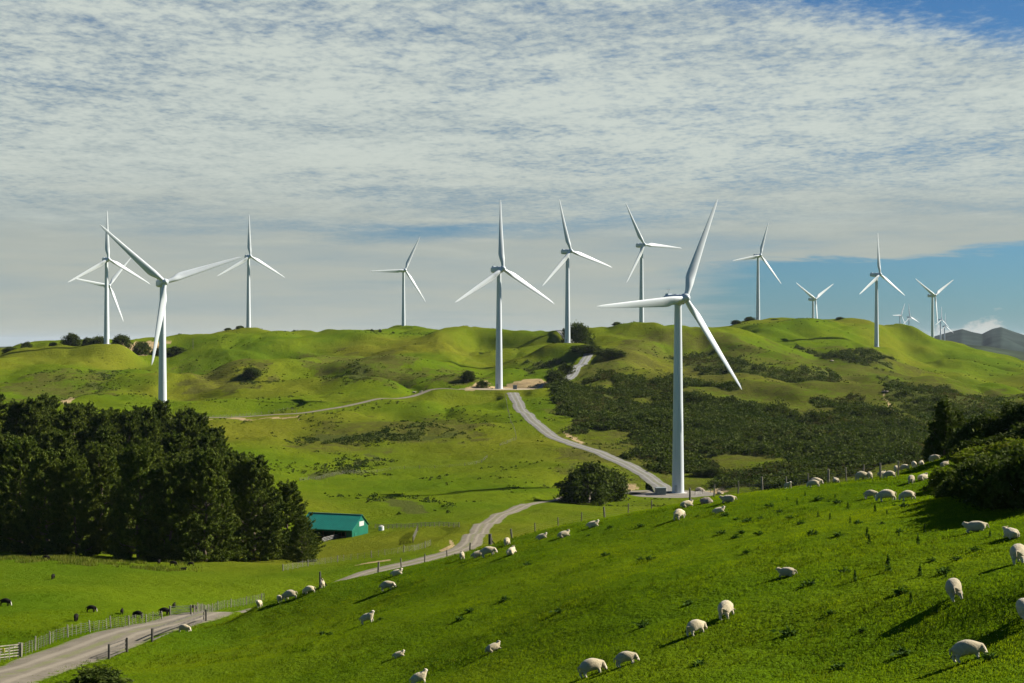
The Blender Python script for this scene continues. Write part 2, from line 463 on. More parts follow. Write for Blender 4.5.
CLAY = [poly_xy(q, 250) for q in [
   [(464,388),(482,384),(505,383),(545,381),(548,384),(520,389),(464,391)], [(470,388),(486,380),(488,389)],
   [(560,388),(567,388),(566,408),(561,410)], [(566,430),(578,440),(582,446),(568,438)],
   [(595,494),(625,487),(640,488),(620,493)], [(700,490),(722,487),(728,492),(715,495)],
   [(60,402),(72,397),(76,400),(66,405)], [(205,419),(240,417.6),(300,416.4),(300,417.6),(215,419.4)],
   [(350,567),(386,560),(390,563),(352,570)], [(437,551),(450,544),(452,538),(455,545),(440,553)],
   [(118,344),(150,341),(170,341),(120,346)], [(885,395),(895,412),(905,424),(900,424),(888,408)],
   
]]
def polys_mask(X, Y, polys, wob=1.0):
    r = np.hypot(X, Y)
    px = X + wob * .012 * r * fbm(X / 14, Y / 14, 61, 3); py = Y + wob * .03 * r * fbm(X / 14, Y / 14, 71, 3)
    m = np.zeros(X.shape, bool)
    for q in polys:
        if len(q) < 3: continue
        lo = q.min(0) - 40; hi = q.max(0) + 40
        s = (px > lo[0]) & (px < hi[0]) & (py > lo[1]) & (py < hi[1])
        m[s] |= in_poly(px[s], py[s], q)
    return m

def axis_theta():
    core = np.linspace(-.43, .43, 860)
    wing = .43 + (math.pi - .43) * (np.linspace(0, 1, 60)[1:]) ** 2.2
    return np.concatenate([-wing[::-1], core, wing])
def axis_r():
    a = np.exp(np.linspace(math.log(1.2), math.log(38), 46))[:-1]
    b = np.exp(np.linspace(math.log(38), math.log(1750), 960))[:-1]
    c = np.exp(np.linspace(math.log(1750), math.log(40000), 70))
    return np.concatenate([a, b, c])
TH, RR = axis_theta(), axis_r()
gx = np.outer(RR, np.sin(TH)).reshape(-1); gy = np.outer(RR, np.cos(TH)).reshape(-1)
gz = H(gx, gy)
nr, ntn = len(RR), len(TH)
me = bpy.data.meshes.new('ground')
nv = nr * ntn; nf = (nr - 1) * (ntn - 1)
me.vertices.add(nv); me.loops.add(nf * 4); me.polygons.add(nf)
me.vertices.foreach_set('co', np.stack([gx, gy, gz], 1).astype(np.float32).reshape(-1))
ii, jj = np.meshgrid(np.arange(nr - 1), np.arange(ntn - 1), indexing='ij'); q0 = (ii * ntn + jj).reshape(-1)
me.loops.foreach_set('vertex_index', np.stack([q0, q0 + 1, q0 + ntn + 1, q0 + ntn], 1).astype(np.int32).reshape(-1))
me.polygons.foreach_set('loop_start', np.arange(nf, dtype=np.int32) * 4)
me.polygons.foreach_set('use_smooth', np.ones(nf, dtype=bool))
me.update(calc_edges=True)
tone = np.zeros((nv, 4), np.float32)
tone[:, 0] = polys_mask(gx, gy, SCRUB) & (fbm(gx / 38, gy / 55, 57, 3) > -.36)
tone[:, 1] = polys_mask(gx, gy, CLAY, .35)
tone[:, 2] = sstep(170, 330, np.hypot(gx, gy))
tone[:, 3] = polys_mask(gx, gy, OLIVE, 2.0)
at = me.attributes.new('tone', 'FLOAT_COLOR', 'POINT'); at.data.foreach_set('color', tone.reshape(-1))
M_GROUND = ground_material(); me.materials.append(M_GROUND)
GROUND = tag(obj('ground', me), kind='structure')

# ------------------------------------------------------------------ roads and pads
def strip(name, width, line, mat, lift=.10):
    n = len(line); d = np.gradient(line[:, :2], axis=0); d /= np.linalg.norm(d, axis=1)[:, None] + 1e-9
    nx = np.stack([-d[:, 1], d[:, 0]], 1); xs = np.linspace(-.5, .5, 7); V = []; UV = []
    s = np.concatenate([[0], np.cumsum(np.linalg.norm(np.diff(line[:, :2], axis=0), axis=1))])
    for k, a in enumerate(xs):
        w = width * a * (1 + .20 * fbm(s / 6 + 100 * (a > 0), s * 0, 81, 4))
        q = line[:, :2] + nx * np.asarray(w)[:, None]
        z = line[:, 2] + lift * (1 - (abs(a) * 2) ** 4) + .06
        V.append(np.column_stack([q, z])); UV.append(np.column_stack([np.full(n, a + .5), s]))
    V = np.stack(V, 1).reshape(-1, 3); UV = np.stack(UV, 1).reshape(-1, 2); k = len(xs)
    fs = [(i * k + j, i * k + j + 1, (i + 1) * k + j + 1, (i + 1) * k + j) for i in range(n - 1) for j in range(k - 1)]
    m = mesh_from(name, V, fs, mat, True)
    if m.polygons[0].normal.z < 0: m.flip_normals()
    u = m.uv_layers.new(name='UVMap')
    li = np.empty(len(m.loops), np.int32); m.loops.foreach_get('vertex_index', li)
    u.data.foreach_set('uv', UV[li].astype(np.float32).reshape(-1))
    return tag(obj(name, m), kind='structure')
M_ROAD = gravel_material('gravel_road', (.130, .113, .085), (.180, .157, .120))
M_ROADG = gravel_material('grey_gravel_road', (.145, .147, .145), (.195, .197, .194))
M_ROADH = gravel_material('worn_gravel_road', (.135, .130, .118), (.185, .178, .162))
M_PAD = gravel_material('gravel_pad', (.150, .136, .112), (.205, .188, .155), False)
M_CLAYP = gravel_material('clay_gravel', (.27, .22, .15), (.35, .29, .20), False)
strip('access_road', road_width('access_road', 0, ROADLINE['access_road'][1]), ROADLINE['access_road'][1], M_ROAD)
strip('dirt_track', 3.4, ROADLINE['dirt_track'][1], M_ROAD)
strip('hill_road', 6.6, ROADLINE['hill_road'][1], M_ROADH, .16)
strip('ridge_road', 7.0, ROADLINE['ridge_road'][1], M_ROADG, .3)
strip('farm_track', 4.6, ROADLINE['farm_track'][1], M_ROAD, .25)
for nm, (c, rx, ry) in PADS.items():
    n = 48; rings = []
    V = [(c[0], c[1], c[2] + .10)]
    for k, s in enumerate((.5, .85, 1.0)):
        for i in range(n):
            a = 2 * math.pi * i / n; w = s * (1 + .10 * float(fbm(np.array([math.cos(a) * 2 + 9]), np.array([math.sin(a) * 2]), 91, 3)[0]))
            V.append((c[0] + rx * w * math.cos(a), c[1] + ry * w * math.sin(a), c[2] + (.10, .08, -.02)[k]))
    fs = [(0, 1 + i, 1 + (i + 1) % n) for i in range(n)]
    for k in range(2):
        for i in range(n):
            fs.append((1 + k * n + i, 1 + (k + 1) * n + i, 1 + (k + 1) * n + (i + 1) % n, 1 + k * n + (i + 1) % n))
    tag(obj(nm, mesh_from(nm, V, fs, M_PAD if nm == 'turbine_pad' else M_CLAYP, True)), kind='structure')

# far hills beyond the ridge
def far_ridge(name, pts, d, depth, col, seed):
    us = np.linspace(pts[0][0], pts[-1][0], 260)
    top = np.interp(us, [p[0] for p in pts], [p[1] for p in pts])
    X0 = (us - CU) / F * d; rows = 40; V = []
    zt = -(top - CV) / F * d; base = -170.
    for k in range(rows):
        t = k / (rows - 1)              # 0 front foot .. .6 crest .. 1 back foot
        prof = math.sin(min(t / .6, 1) * math.pi / 2) ** 1.3 if t <= .6 else math.cos((t - .6) / .4 * math.pi / 2)
        y = d + (t - .6) * depth
        x = X0 * (y / d)
        rg = np.abs(fbm(x / 420 + seed, np.full_like(x, y / 700), seed, 4))
        V.append(np.column_stack([x, np.full_like(x, y), base + (zt - base) * prof * (1 - .5 * (prof < .985) * rg * (1 - prof * .6))]))
    V = np.stack(V).reshape(-1, 3); n = len(us)
    fs = [(r * n + i, r * n + i + 1, (r + 1) * n + i + 1, (r + 1) * n + i) for r in range(rows - 1) for i in range(n - 1)]
    m, nt, bs = new_mat(name + '_bush'); b = NB(nt); p = b.pos()
    b.L.new(b.mix(b.ramp(b.noise(.004, 6, .6, p), .4, .65), tuple(c * .7 for c in col), tuple(c * 1.5 for c in col)), bs.inputs['Base Color'])
    bs.inputs['Roughness'].default_value = 1; bs.inputs['Specular IOR Level'].default_value = 0
    return tag(obj(name, mesh_from(name, V, fs, m, True)), kind='structure')
far_ridge('far_hills', [(840,352),(880,346),(912,340),(932,337),(950,332),(962,329),(972,332),(982,334),(992,329),(1001,327),(1012,331),(1030,337),(1060,333),(1120,338),(1200,345),(1300,350)], 6500, 5000, (.020, .030, .026), 5)
far_ridge('far_downs', [(760,352),(860,345),(900,342),(935,341),(960,344),(985,346),(1024,352),(1100,356),(1200,360)], 3900, 2200, (.030, .042, .024), 9)
far_ridge('far_coast', [(-220,350),(-100,345),(-20,347),(40,346),(90,348),(160,352)], 9000, 5000, (.06, .07, .03), 13)
# ------------------------------------------------------------------ wind turbines
def paint(name, col, rough=.35, spec=.45):
    m, nt, bs = new_mat(name); b = NB(nt); o = b.obj()
    st = b.n('ShaderNodeMapping'); b.L.new(o, st.inputs[0]); st.inputs['Scale'].default_value = (1.2, 1.2, .05)
    f = b.noise(1.0, 4, .6, st.outputs[0]); g = b.noise(.25, 3, .5, o)
    c = b.mix(b.ramp(f, .45, .75), col, tuple(x * .80 for x in col)); c = b.mix(b.math('MULTIPLY', g, .12), c, tuple(x * .8 for x in col))
    b.L.new(c, bs.inputs['Base Color']); bs.inputs['Roughness'].default_value = rough; bs.inputs['Specular IOR Level'].default_value = spec
    return m
M_WHITE = paint('white_tower_paint', (.56, .60, .63)); M_BLADE = paint('white_blade_gelcoat', (.60, .64, .665), .4)
M_NAC = paint('nacelle_paint', (.48, .53, .57)); M_DOOR = simple('grey_door_paint', (.32, .36, .38), .5)
M_CONC = simple('concrete', (.38, .36, .33), .9, .2, 2.0, bump=.4)

YAW = math.radians(33)
def tower_mesh():
    m = MB(); n = 40; rings = []
    prof = [(0, 2.16), (.35, 2.16), (.36, 2.10)]
    for h in (21.5, 43.5):
        r = 2.10 - (2.10 - 1.22) * h / 65.3
        prof += [(h - .12, r + .0), (h - .1, r + .035), (h + .1, r + .035), (h + .12, r)]
    prof += [(64.9, 1.23), (65.3, 1.30), (65.5, 1.30)]
    for z, r in prof: rings.append([(r * math.cos(2 * math.pi * i / n), r * math.sin(2 * math.pi * i / n), z) for i in range(n)])
    m.loft(rings); me = m.mesh('tower', M_WHITE); autosmooth(me, 35); return me
def rsec(x, w, h, r, zc, n=6):
    pts = []
    for cxs, cys, a0 in ((1, 1, 0), (-1, 1, 90), (-1, -1, 180), (1, -1, 270)):
        for k in range(n):
            a = math.radians(a0 + 90 * k / (n - 1)); pts.append((x, cxs * (w / 2 - r) + r * math.cos(a), zc + cys * (h / 2 - r) + r * math.sin(a)))
    return pts
def nacelle_mesh():     # +X is the rotor end
    m = MB()
    m.loft([rsec(x, w, h, r, z) for x, w, h, r, z in ((-6.9, 1.6, 1.5, .5, .35), (-6.7, 2.4, 2.5, .7, .25), (-6.0, 2.9, 3.1, .8, .1), (-4.0, 3.2, 3.5, .9, 0), (0, 3.3, 3.6, .95, 0), (2.0, 3.2, 3.5, 1.0, 0), (2.7, 2.8, 2.9, 1.2, 0), (3.05, 2.5, 2.6, 1.2, 0))])
    m.box((-5.2, 0, 1.95), (1.6, 1.5, .6)); m.box((-1.0, 0, 1.86), (1.4, 1.1, .16))
    me = m.mesh('nacelle', M_NAC); autosmooth(me, 38); return me
def hub_mesh():
    m = MB(); n = 28; prof = [(3.1, 1.25), (3.2, 1.45), (3.6, 1.62), (4.5, 1.66), (5.2, 1.5), (5.8, 1.12), (6.15, .7), (6.35, .28), (6.4, .05)]
    m.loft([[(x, r * math.cos(2 * math.pi * i / n), r * math.sin(2 * math.pi * i / n)) for i in range(n)] for x, r in prof])
    me = m.mesh('hub', M_NAC, True); return me
def blade_mesh():       # grows along +Z from the hub centre, chord near Y, thickness near X
    m = MB(); n = 20; rings = []
    for z in [1.2, 2.2, 3.2, 4.5, 6, 7.5, 9, 11, 14, 18, 22, 26, 30, 34, 37, 39.2, 40.6, 41.2]:
        t = z / 41.2
        k = float(sstep(.05, .22, t))
        ch = 1.9 * (1 - k) + k * (3.5 * (1 - t) ** .95 + .75)
        if t > .93: ch *= max(.12, (1 - ((t - .93) / .072) ** 2))
        th = ch * ((1 - k) * 1.0 + k * (.34 - .20 * t)); tw = math.radians((1 - k) * 10 + k * 17 * (1 - t) ** 1.6 + 2)
        pb = 1.1 * t * t       # the blade bends forward a little
        ring = []
        for i in range(n):
            a = 2 * math.pi * i / n
            y = math.cos(a) * .5; x = math.sin(a) * .5
            x *= (1 - k) + k * (.45 + .75 * (1 - (.5 - y)) ** .6 if y > -.5 else .2)       # blunt leading edge, thin trailing edge
            y0 = (y - .18 * k) * ch; x0 = x * th
            ring.append((x0 * math.cos(tw) + y0 * math.sin(tw) + pb, -x0 * math.sin(tw) + y0 * math.cos(tw), z))
        rings.append(ring)
    m.loft(rings); me = m.mesh('blade', M_BLADE); autosmooth(me, 60)
    for v in me.vertices: v.co.z *= .95
    return me

def make_turbine():
    root = empty('wind_turbine')
    tw = obj('tower', tower_mesh(), root)
    d = MB(); d.box((0, 0, 0), (.16, 1.0, 2.3)); d.box((.02, 0, 0), (.16, .84, 2.1))
    a = math.radians(-60); dr = d.build('door', M_DOOR, tw, loc=(2.12 * math.cos(a), 2.12 * math.sin(a), 1.75), rot=(0, 0, a)); bevel(dr, .03)
    f = MB(); f.tube((0, 0, -1.5), (0, 0, .16), 3.4, 3.3, 32); f.build('foundation', M_CONC, root)
    nc = obj('nacelle', nacelle_mesh(), root, loc=(0, 0, 67.2))
    mm = MB(); mm.tube((-5.6, .3, 2.0), (-5.6, .3, 4.0), .06, .05, 6); mm.bar((-5.6, -.25, 3.6), (-5.6, .85, 3.6), .07); mm.tube((-5.6, -.25, 3.6), (-5.6, -.25, 3.95), .09, .09, 6); mm.tube((-5.6, .85, 3.6), (-5.6, .85, 3.95), .09, .09, 6)
    mm.build('wind_mast', M_DOOR, nc)
    hb = obj('hub', hub_mesh(), root, loc=(-.5, 0, 67.3), rot=(0, math.radians(-4), 0))
    bm_ = blade_mesh()
    for k in range(3): obj('blade', bm_, root, loc=(4.0, 0, 67.5))
    return root
# rotor axis = +X of the root; seen from the front of the rotor
TURB = [  # u of tower, v of base, depth, blade angle (deg, counter-clockwise from right as seen), label
 (678,493,494, 65,'nearest and largest white wind turbine, standing on the grey gravel pad'),
 (499,389,801, 90,'white wind turbine on the bare clay pad where the winding gravel road tops the hill'),
 (162.5,428,660,19,'white wind turbine rising behind the pine plantation, one blade hanging across its tower'),
 (106.5,344,1134,90,'white wind turbine among small round trees on the ridge, an identical one close behind it'),
 (107.5,352,1450,50,'smaller white turbine half hidden straight behind the one among the ridge trees'),
 (248.5,329,1323,90,'white turbine on the bare skyline just right of the plantation turbine, one blade straight up'),
 (403.5,336.5,1450,63,'small white turbine alone on the skyline left of the clay pad turbine'),
 (567.5,343,1047,103,'white wind turbine beside the dark round tree at the top of the ridge road'),
 (641.5,325,1200,117,'white turbine just behind the ridge between the round tree and nearest turbine'),
 (758,320,1490,70,'white turbine on the grassy knoll right of the nearest turbine, one blade pointing left'),
 (813,354,1750,30,'white turbine behind the knoll with only its top and two raised blades above the grass'),
 (876.5,347,1323,90,'white wind turbine standing low on the right hill slope in front of blue sky'),
 (932.5,352,1700,30,'white turbine behind the right hill, two blades raised in a wide V'),
 (900,340,3900,60,'tiny faraway turbine, left one of a close pair, a blade tilted right'),
 (909,341,4000,95,'tiny faraway turbine, right one of a close pair, a blade straight up'),
 (940.5,343,4100,85,'tiny faraway turbine just right of the V bladed turbine, taller of two'),
 (944.5,349,4200,88,'tiny faraway turbine just right of the V bladed turbine, lower of two'),
]
_t0 = make_turbine()
for i, (u, v, d, ang, lab) in enumerate(TURB):
    t = _t0 if i == 0 else copy_tree(_t0)
    p = P(u, v, d); yaw = YAW + math.radians([0, 2, -3, 4, 8, 1, -4, 2, -2, -3, 3, 5, 0, 4, -2, 6, 2][i])
    
    t.location = p; t.rotation_euler = (0, 0, yaw - math.pi / 2)      # +X turned towards the camera and to the right
    tag(t, lab, 'wind turbine', 'white wind turbines along the hills')
    k = 0
    for c in t.children:
        if c.name.startswith('blade'):
            a = math.radians(ang + 120 * k); k += 1
            # +Z blade turned about X; seen from the front (+X) right is +Y
            c.rotation_euler = (Matrix.Rotation(math.radians(-5), 3, 'Y') @ Matrix.Rotation(-(math.pi / 2 - a), 3, 'X')).to_euler()
# ------------------------------------------------------------------ plants
def leaf_material(name, col, col2, trans=.25, scale=.7):
    m, nt, bs = new_mat(name); b = NB(nt); o = b.obj()
    oi = b.n('ShaderNodeObjectInfo')
    f = b.noise(scale, 4, .6, o); g = b.noise(scale * 7, 3, .6, o)
    c = b.mix(b.ramp(f, .35, .65), col, col2); c = b.mix(b.math('MULTIPLY', b.ramp(g, .35, .7), .4), c, tuple(x * .55 for x in col))
    c = b.mix(b.math('MULTIPLY', oi.outputs['Random'], .35), c, tuple(x * .7 for x in col2))
    b.L.new(c, bs.inputs['Base Color']); bs.inputs['Roughness'].default_value = .75; bs.inputs['Specular IOR Level'].default_value = .03
    if trans:
        tr = b.n('ShaderNodeBsdfTranslucent'); b.L.new(b.mix(1.0, c, (1.0, 1.15, .55), 'MULTIPLY'), tr.inputs['Color'])
        ms = b.n('ShaderNodeMixShader'); ms.inputs[0].default_value = trans
        b.L.new(bs.outputs[0], ms.inputs[1]); b.L.new(tr.outputs[0], ms.inputs[2])
        b.L.new(ms.outputs[0], nt.nodes['Material Output'].inputs['Surface'])
    return m
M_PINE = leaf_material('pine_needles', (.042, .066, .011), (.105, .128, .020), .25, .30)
M_DARK = leaf_material('dark_evergreen_leaves', (.032, .050, .011), (.080, .100, .018), .22, .6)
M_SCRUB = leaf_material('scrub_leaves', (.024, .046, .008), (.082, .100, .018), .25, .05)
M_SCRUBB = leaf_material('brown_scrub_leaves', (.040, .044, .012), (.100, .088, .024), .25, .05)
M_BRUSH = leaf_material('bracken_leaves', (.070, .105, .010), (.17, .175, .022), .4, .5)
M_WEED = leaf_material('weed_leaves', (.040, .085, .012), (.065, .11, .02), .25, 3.)
M_REED = leaf_material('tall_grass_leaves', (.085, .125, .012), (.17, .17, .03), .3, .4)
M_BARK = simple('pine_bark', (.095, .072, .052), .95, .35, 3.0, bump=.6)
M_BARKG = simple('grey_bark', (.20, .175, .15), .95, .3, 3.0, bump=.6)

def cards(C, size, up=.35, asp=2.2, seed=0):
    """small leaf faces at points C, sizes in metres; returns (n,4,3)"""
    g = np.random.default_rng(seed); n = len(C)
    a = g.normal(size=(n, 3)); a[:, 2] = a[:, 2] * .7 + up; a /= np.linalg.norm(a, axis=1)[:, None]
    r = g.normal(size=(n, 3)); b_ = np.cross(a, r); b_ /= np.linalg.norm(b_, axis=1)[:, None] + 1e-9
    s = np.broadcast_to(size, (n,)) * g.uniform(.6, 1.3, n)
    a = a * (s * asp / 2)[:, None]; b_ = b_ * (s / 2)[:, None]
    return np.stack([C - a, C - .15 * a + b_, C + a, C - .15 * a - b_], 1)

def crown_points(n_pads, per, prof, R, Ht, base, seed, pad=1.3, flat=.55, hollow=.45):
    g = np.random.default_rng(seed); out = []
    lob = g.uniform(0, 6.28, 5)
    for i in range(n_pads):
        h = base + (1 - base) * g.random() ** .85; th = g.uniform(0, 6.28)
        rr = prof(h) * R * (1 + .22 * math.sin(2 * th + lob[0]) + .14 * math.sin(3 * th + lob[1] + 4 * h) + .10 * math.sin(5 * th + lob[2] + 9 * h))
        q = rr * (hollow + (1 - hollow) * math.sqrt(g.random())) * g.uniform(.72, 1.14)
        c = np.array((q * math.cos(th), q * math.sin(th), h * Ht + g.normal() * .25))
        s = pad * g.uniform(.6, 1.25)
        p = g.normal(size=(per, 3)) * (s * .5, s * .5, s * .5 * flat)
        p[:, 2] -= .18 * np.hypot(p[:, 0], p[:, 1])
        out.append(c + p)
    return np.vstack(out)

def trunk_mesh(Ht, r, limbs, R, mat, seed, base=.15):
    g = random.Random(seed); m = MB(); pts = [Vector((0, 0, -.5))]
    for k in range(1, 7): pts.append(Vector((g.uniform(-.02, .02) * Ht, g.uniform(-.02, .02) * Ht, Ht * .92 * k / 6)))
    for k in range(6): m.tube(pts[k], pts[k + 1], r * (1 - k / 6.6), r * (1 - (k + 1) / 6.6), 8)
    for _ in range(limbs):
        t = g.uniform(base, .85); i = min(5, int(t * 6)); a = pts[i].lerp(pts[i + 1], t * 6 - i); th = g.uniform(0, 6.28); L = R * g.uniform(.5, .9) * (1.15 - t)
        b1 = a + Vector((L * .6 * math.cos(th), L * .6 * math.sin(th), L * .18)); c1 = a + Vector((L * math.cos(th + .2), L * math.sin(th + .2), L * .5))
        rr = r * (1 - t) * .38 + .03
        m.tube(a, b1, rr, rr * .65, 5); m.tube(b1, c1, rr * .65, rr * .25, 5)
    return m.mesh('trunk', mat, True)

def pine_prof(h): return (1 - .74 * h ** 1.7) * (.86 + .14 * min(1, h / .12))
def dome_prof(h): return math.sqrt(max(.04, 1 - (max(0, h - .28) / .74) ** 2)) * (.8 + .2 * min(1, h / .25))
def cone_prof(h): return (1.02 - h) ** .8

def make_tree(name, R, Ht, prof, mat, bark, seed, pads=110, per=46, leaf=.5, pad=1.6, base=.06, flat=.5, limbs=14, tr=.35):
    root = empty(name)
    obj('trunk', trunk_mesh(Ht, tr, limbs, R, bark, seed), root)
    C = crown_points(pads, per, prof, R, Ht, base, seed, pad, flat)
    obj('crown', quads_mesh('crown', cards(C, leaf, .45, 2.4, seed), len(C), mat), root)
    return root

def frond_points(n, per, prof, R, Ht, base, seed):
    """spreading boughs, each a flat feathered spray with an upturned tip"""
    g = np.random.default_rng(seed); out = []; lob = g.uniform(0, 6.28, 3)
    for i in range(n):
        h = base + (1 - base) * g.random() ** 1.15; th = g.uniform(0, 6.28)
        rr = prof(h) * R * (1 + .20 * math.sin(2 * th + lob[0]) + .16 * math.sin(3 * th + lob[1] + 4 * h)) * g.uniform(.65, 1.15)
        L = g.uniform(2.0, 3.8) * (1.1 - .35 * h); w = L * g.uniform(.30, .48)
        t = g.random(per) ** .8; lat = g.normal(size=per) * w * .5 * (1 - .75 * t) ; up = .9 * t * t * g.uniform(.2, 1.3) + h * .7 * t
        rad = np.maximum(rr - L * .75 + L * t, .2)
        dx, dy = math.cos(th), math.sin(th)
        out.append(np.stack([rad * dx - lat * dy, rad * dy + lat * dx, h * Ht + up * L * .35 - .12 * np.abs(lat) + g.normal(size=per) * .16], 1))
    return np.vstack(out)

def put(o, x, y, s=1.0, sz=None, rz=None, sink=.15):
    o.location = (x, y, Hs(x, y) - sink); o.scale = (s, s, sz or s); o.rotation_euler = (0, 0, random.uniform(0, 6.28) if rz is None else rz)
    return o

# the pine plantation beside the shed
PINES = []
for k in range(5):
    root = empty('pine_tree'); PINES.append(root)
    obj('trunk', trunk_mesh(22.5, .38, 26, 6.5, M_BARK, 100 + k, .05), root)
    C = frond_points(400, 62, pine_prof, 7.2 - .3 * (k % 3), 22.0, .015, 100 + k)
    obj('crown', quads_mesh('crown', cards(C, .30, .8, 2.6, 100 + k), len(C), M_PINE), root)
pine_spots = []
g = random.Random(5)
for d, u0, u1 in ((300, -75, 273), (323, -90, 270), (347, -90, 262), (371, -90, 247), (396, -90, 229), (421, -90, 209), (446, -90, 186)):
    st = 9.4 / d * F
    u = u0
    while u <= u1:
        pine_spots.append((u + g.uniform(-.25, .25) * st, d + g.uniform(-9, 9) - (6 if u < 60 and d < 300 else 0), g.uniform(.86, 1.02)))
        u += st * g.uniform(.75, 1.05)
used = set()
for (u, d, s) in pine_spots:
    k = g.randrange(5)
    if u > 255: s *= .88
    o = PINES[k] if k not in used else copy_tree(PINES[k]); used.add(k)
    p = P(u, CV, d); put(o, p[0], p[1], s, s * g.uniform(.98, 1.08) * (1.12 if d > 380 else 1.0))
    tag(o, 'dark green pine in the dense plantation beside the green shed', 'tree', 'pines of the dense plantation')
for k in set(range(5)) - used:
    for c in list(PINES[k].children) + [PINES[k]]: bpy.data.objects.remove(c)
# two trees that stand apart at its right end
for (u, v, d, s, lab) in ((287, 545, 314, .74, 'lower pine leaning out at the right end of the plantation, against the green shed'), (302, 556, 300, .42, 'small pine at the foot of the plantation just left of the shed yard')):
    o = copy_tree(PINES[0]); p = P(u, CV, d); put(o, p[0], p[1], s); tag(o, lab, 'tree')

DOME = [make_tree('evergreen_tree', 5., 7.2, dome_prof, M_DARK, M_BARKG, 200 + k, 130, 40, .36, 1.3, .04, .7) for k in range(3)]
_dome_used = set()
def dome(u, v, d, R, h, lab, k=0, name='evergreen_tree', group=None, cat='tree'):
    o = DOME[k] if k not in _dome_used else copy_tree(DOME[k]); _dome_used.add(k)
    p = P(u, CV, d); put(o, p[0], p[1], R / 5., h / 7.2); o.name = name
    return tag(o, lab, cat, group)
# dome-shaped shelter trees
dome(588, 493, 452, 8.6, 12.2, 'broad dome shaped dark tree in the bend of the gravel road', 0)
dome(610, 491, 466, 6.6, 8.6, 'lower dark tree joined to the right side of the dome shaped road bend tree', 1)
dome(577, 342, 1062, 8.5, 16, 'dark round tree touching the tower at the top of the ridge road', 2)
dome(587, 350, 1020, 11, 5.0, 'low dark mound of bush where the ridge road disappears', 1, 'bush', cat='bush')
for i, (u, d, R, h, lab) in enumerate([
   (71, 1150, 6.5, 11, 'round dark tree alone on the ridge left of the paired turbines'), (88, 1165, 5, 8, 'small round tree touching the left side of the paired turbines'),
   (99, 1160, 7, 12, 'dark tree directly behind the tower of the paired turbines'), (114, 1170, 5.5, 9.5, 'low dark tree touching the right side of the paired turbines'),
   (122, 1150, 8, 10, 'broad dark tree right of the paired turbines'), (142, 1180, 7.5, 10, 'flat topped dark tree on the ridge left of the plantation turbine'),
   (160, 1190, 5, 6, 'low bush on the ridge behind the blade of the plantation turbine'), (175, 1190, 8, 6.5, 'wide low dark bush on the ridge right of the plantation turbine'),
   (10, 1140, 4.5, 7, 'small round tree at the far end of the ridge'), (18, 1145, 7, 4.5, 'low dark scrub tree near the far end of the ridge'), (27, 1145, 4.5, 8, 'upright dark tree near the far end of the ridge'), (53, 1150, 3.6, 4, 'tiny shrub on the ridge between the two round trees'),
   (296, 1330, 5.5, 7, 'rounded dark tree on the bare skyline, left of a touching pair'), (307, 1330, 5.0, 6.5, 'rounded dark tree on the bare skyline, right of a touching pair')]):
    dome(u, CV, d, R, h, lab, i % 3, group='scattered trees on the skyline ridge')
for i, (u, d, R, h) in enumerate([(345, 1350, 5, 3.5), (367, 1365, 4, 4), (372, 1365, 4, 5), (380, 1370, 3, 4), (393, 1370, 3, 3.5), (417, 1390, 4.5, 4.5), (436, 1390, 6, 4.5), (444, 1390, 5, 4.5), (464, 1370, 5, 3), (228, 1310, 7, 3), (240, 1315, 8, 4), (617, 1170, 8, 3.5), (632, 1180, 9, 4), (650, 1180, 7, 3), (736, 1440, 10, 5), (750, 1470, 10, 5), (775, 1480, 9, 3.5), (800, 1490, 12, 4), (840, 1490, 9, 3.5), (476, 1370, 4, 3), (488, 1360, 5, 3)]):
    dome(u, CV, d, R * .5, h * .85, 'low dark shrub on the grass of the skyline', i % 3, 'shrub', 'low shrubs along the skyline', 'shrub').location.z -= h * .12
for (u, v, k, R, h, lab) in [(468, 381, 0, 4.5, 6, 'dark bush beside the bare clay bank left of the clay pad turbine'), (482, 388, 1, 3.5, 4, 'small dark bush at the foot of the clay bank'), (556, 384, 2, 7, 7.5, 'dark green bush where the ridge road leaves the clay pad'), (565, 374, 1, 5, 6, 'dark bush at the right edge of the ridge road'),
      (612, 357, 0, 9, 5.5, 'spreading dark bush on the dry slope right of the ridge road'), (252, 377, 2, 6, 6, 'dark bush in the gully below the skyline turbine'), (700, 476, 1, 3, 2.5, 'grey green bush on the flat right of the nearest tower'), (712, 476, 0, 3, 3.2, 'rough dark bush on the flat beside a fence post')]:
    p = hit(u, v, 240)
    dome(u, v, p[1], R, h, lab, k, 'bush', cat='bush')

# ---- the bushy bank at the right
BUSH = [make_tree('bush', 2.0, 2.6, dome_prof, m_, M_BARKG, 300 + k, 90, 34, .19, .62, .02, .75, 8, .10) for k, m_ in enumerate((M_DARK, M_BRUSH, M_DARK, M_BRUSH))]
CONI = make_tree('conifer', 2.4, 6.6, cone_prof, M_DARK, M_BARK, 350, 100, 36, .26, .8, .02, .6, 10, .16)
_bu = set()
def bush(u, d, k, s, sz, lab, group=None):
    o = BUSH[k] if k not in _bu else copy_tree(BUSH[k]); _bu.add(k)
    p = P(u, CV, d); put(o, p[0], p[1], s, sz); return tag(o, lab, 'bush', group)
for i, (u, d, s, sz, lab) in enumerate([(944, 172, 1.0, 1.02, 'dark pointed conifer at the left end of the shaded bank'), (935, 180, .72, .62, 'lower dark conifer in front of the pointed one at the end of the shaded bank'), (957, 176, .9, .78, 'dark conifer just right of the pointed one on the shaded bank')]):
    o = CONI if i == 0 else copy_tree(CONI)
    p = P(u, CV, d); put(o, p[0], p[1], s, sz); tag(o, lab, 'tree')
k = 0
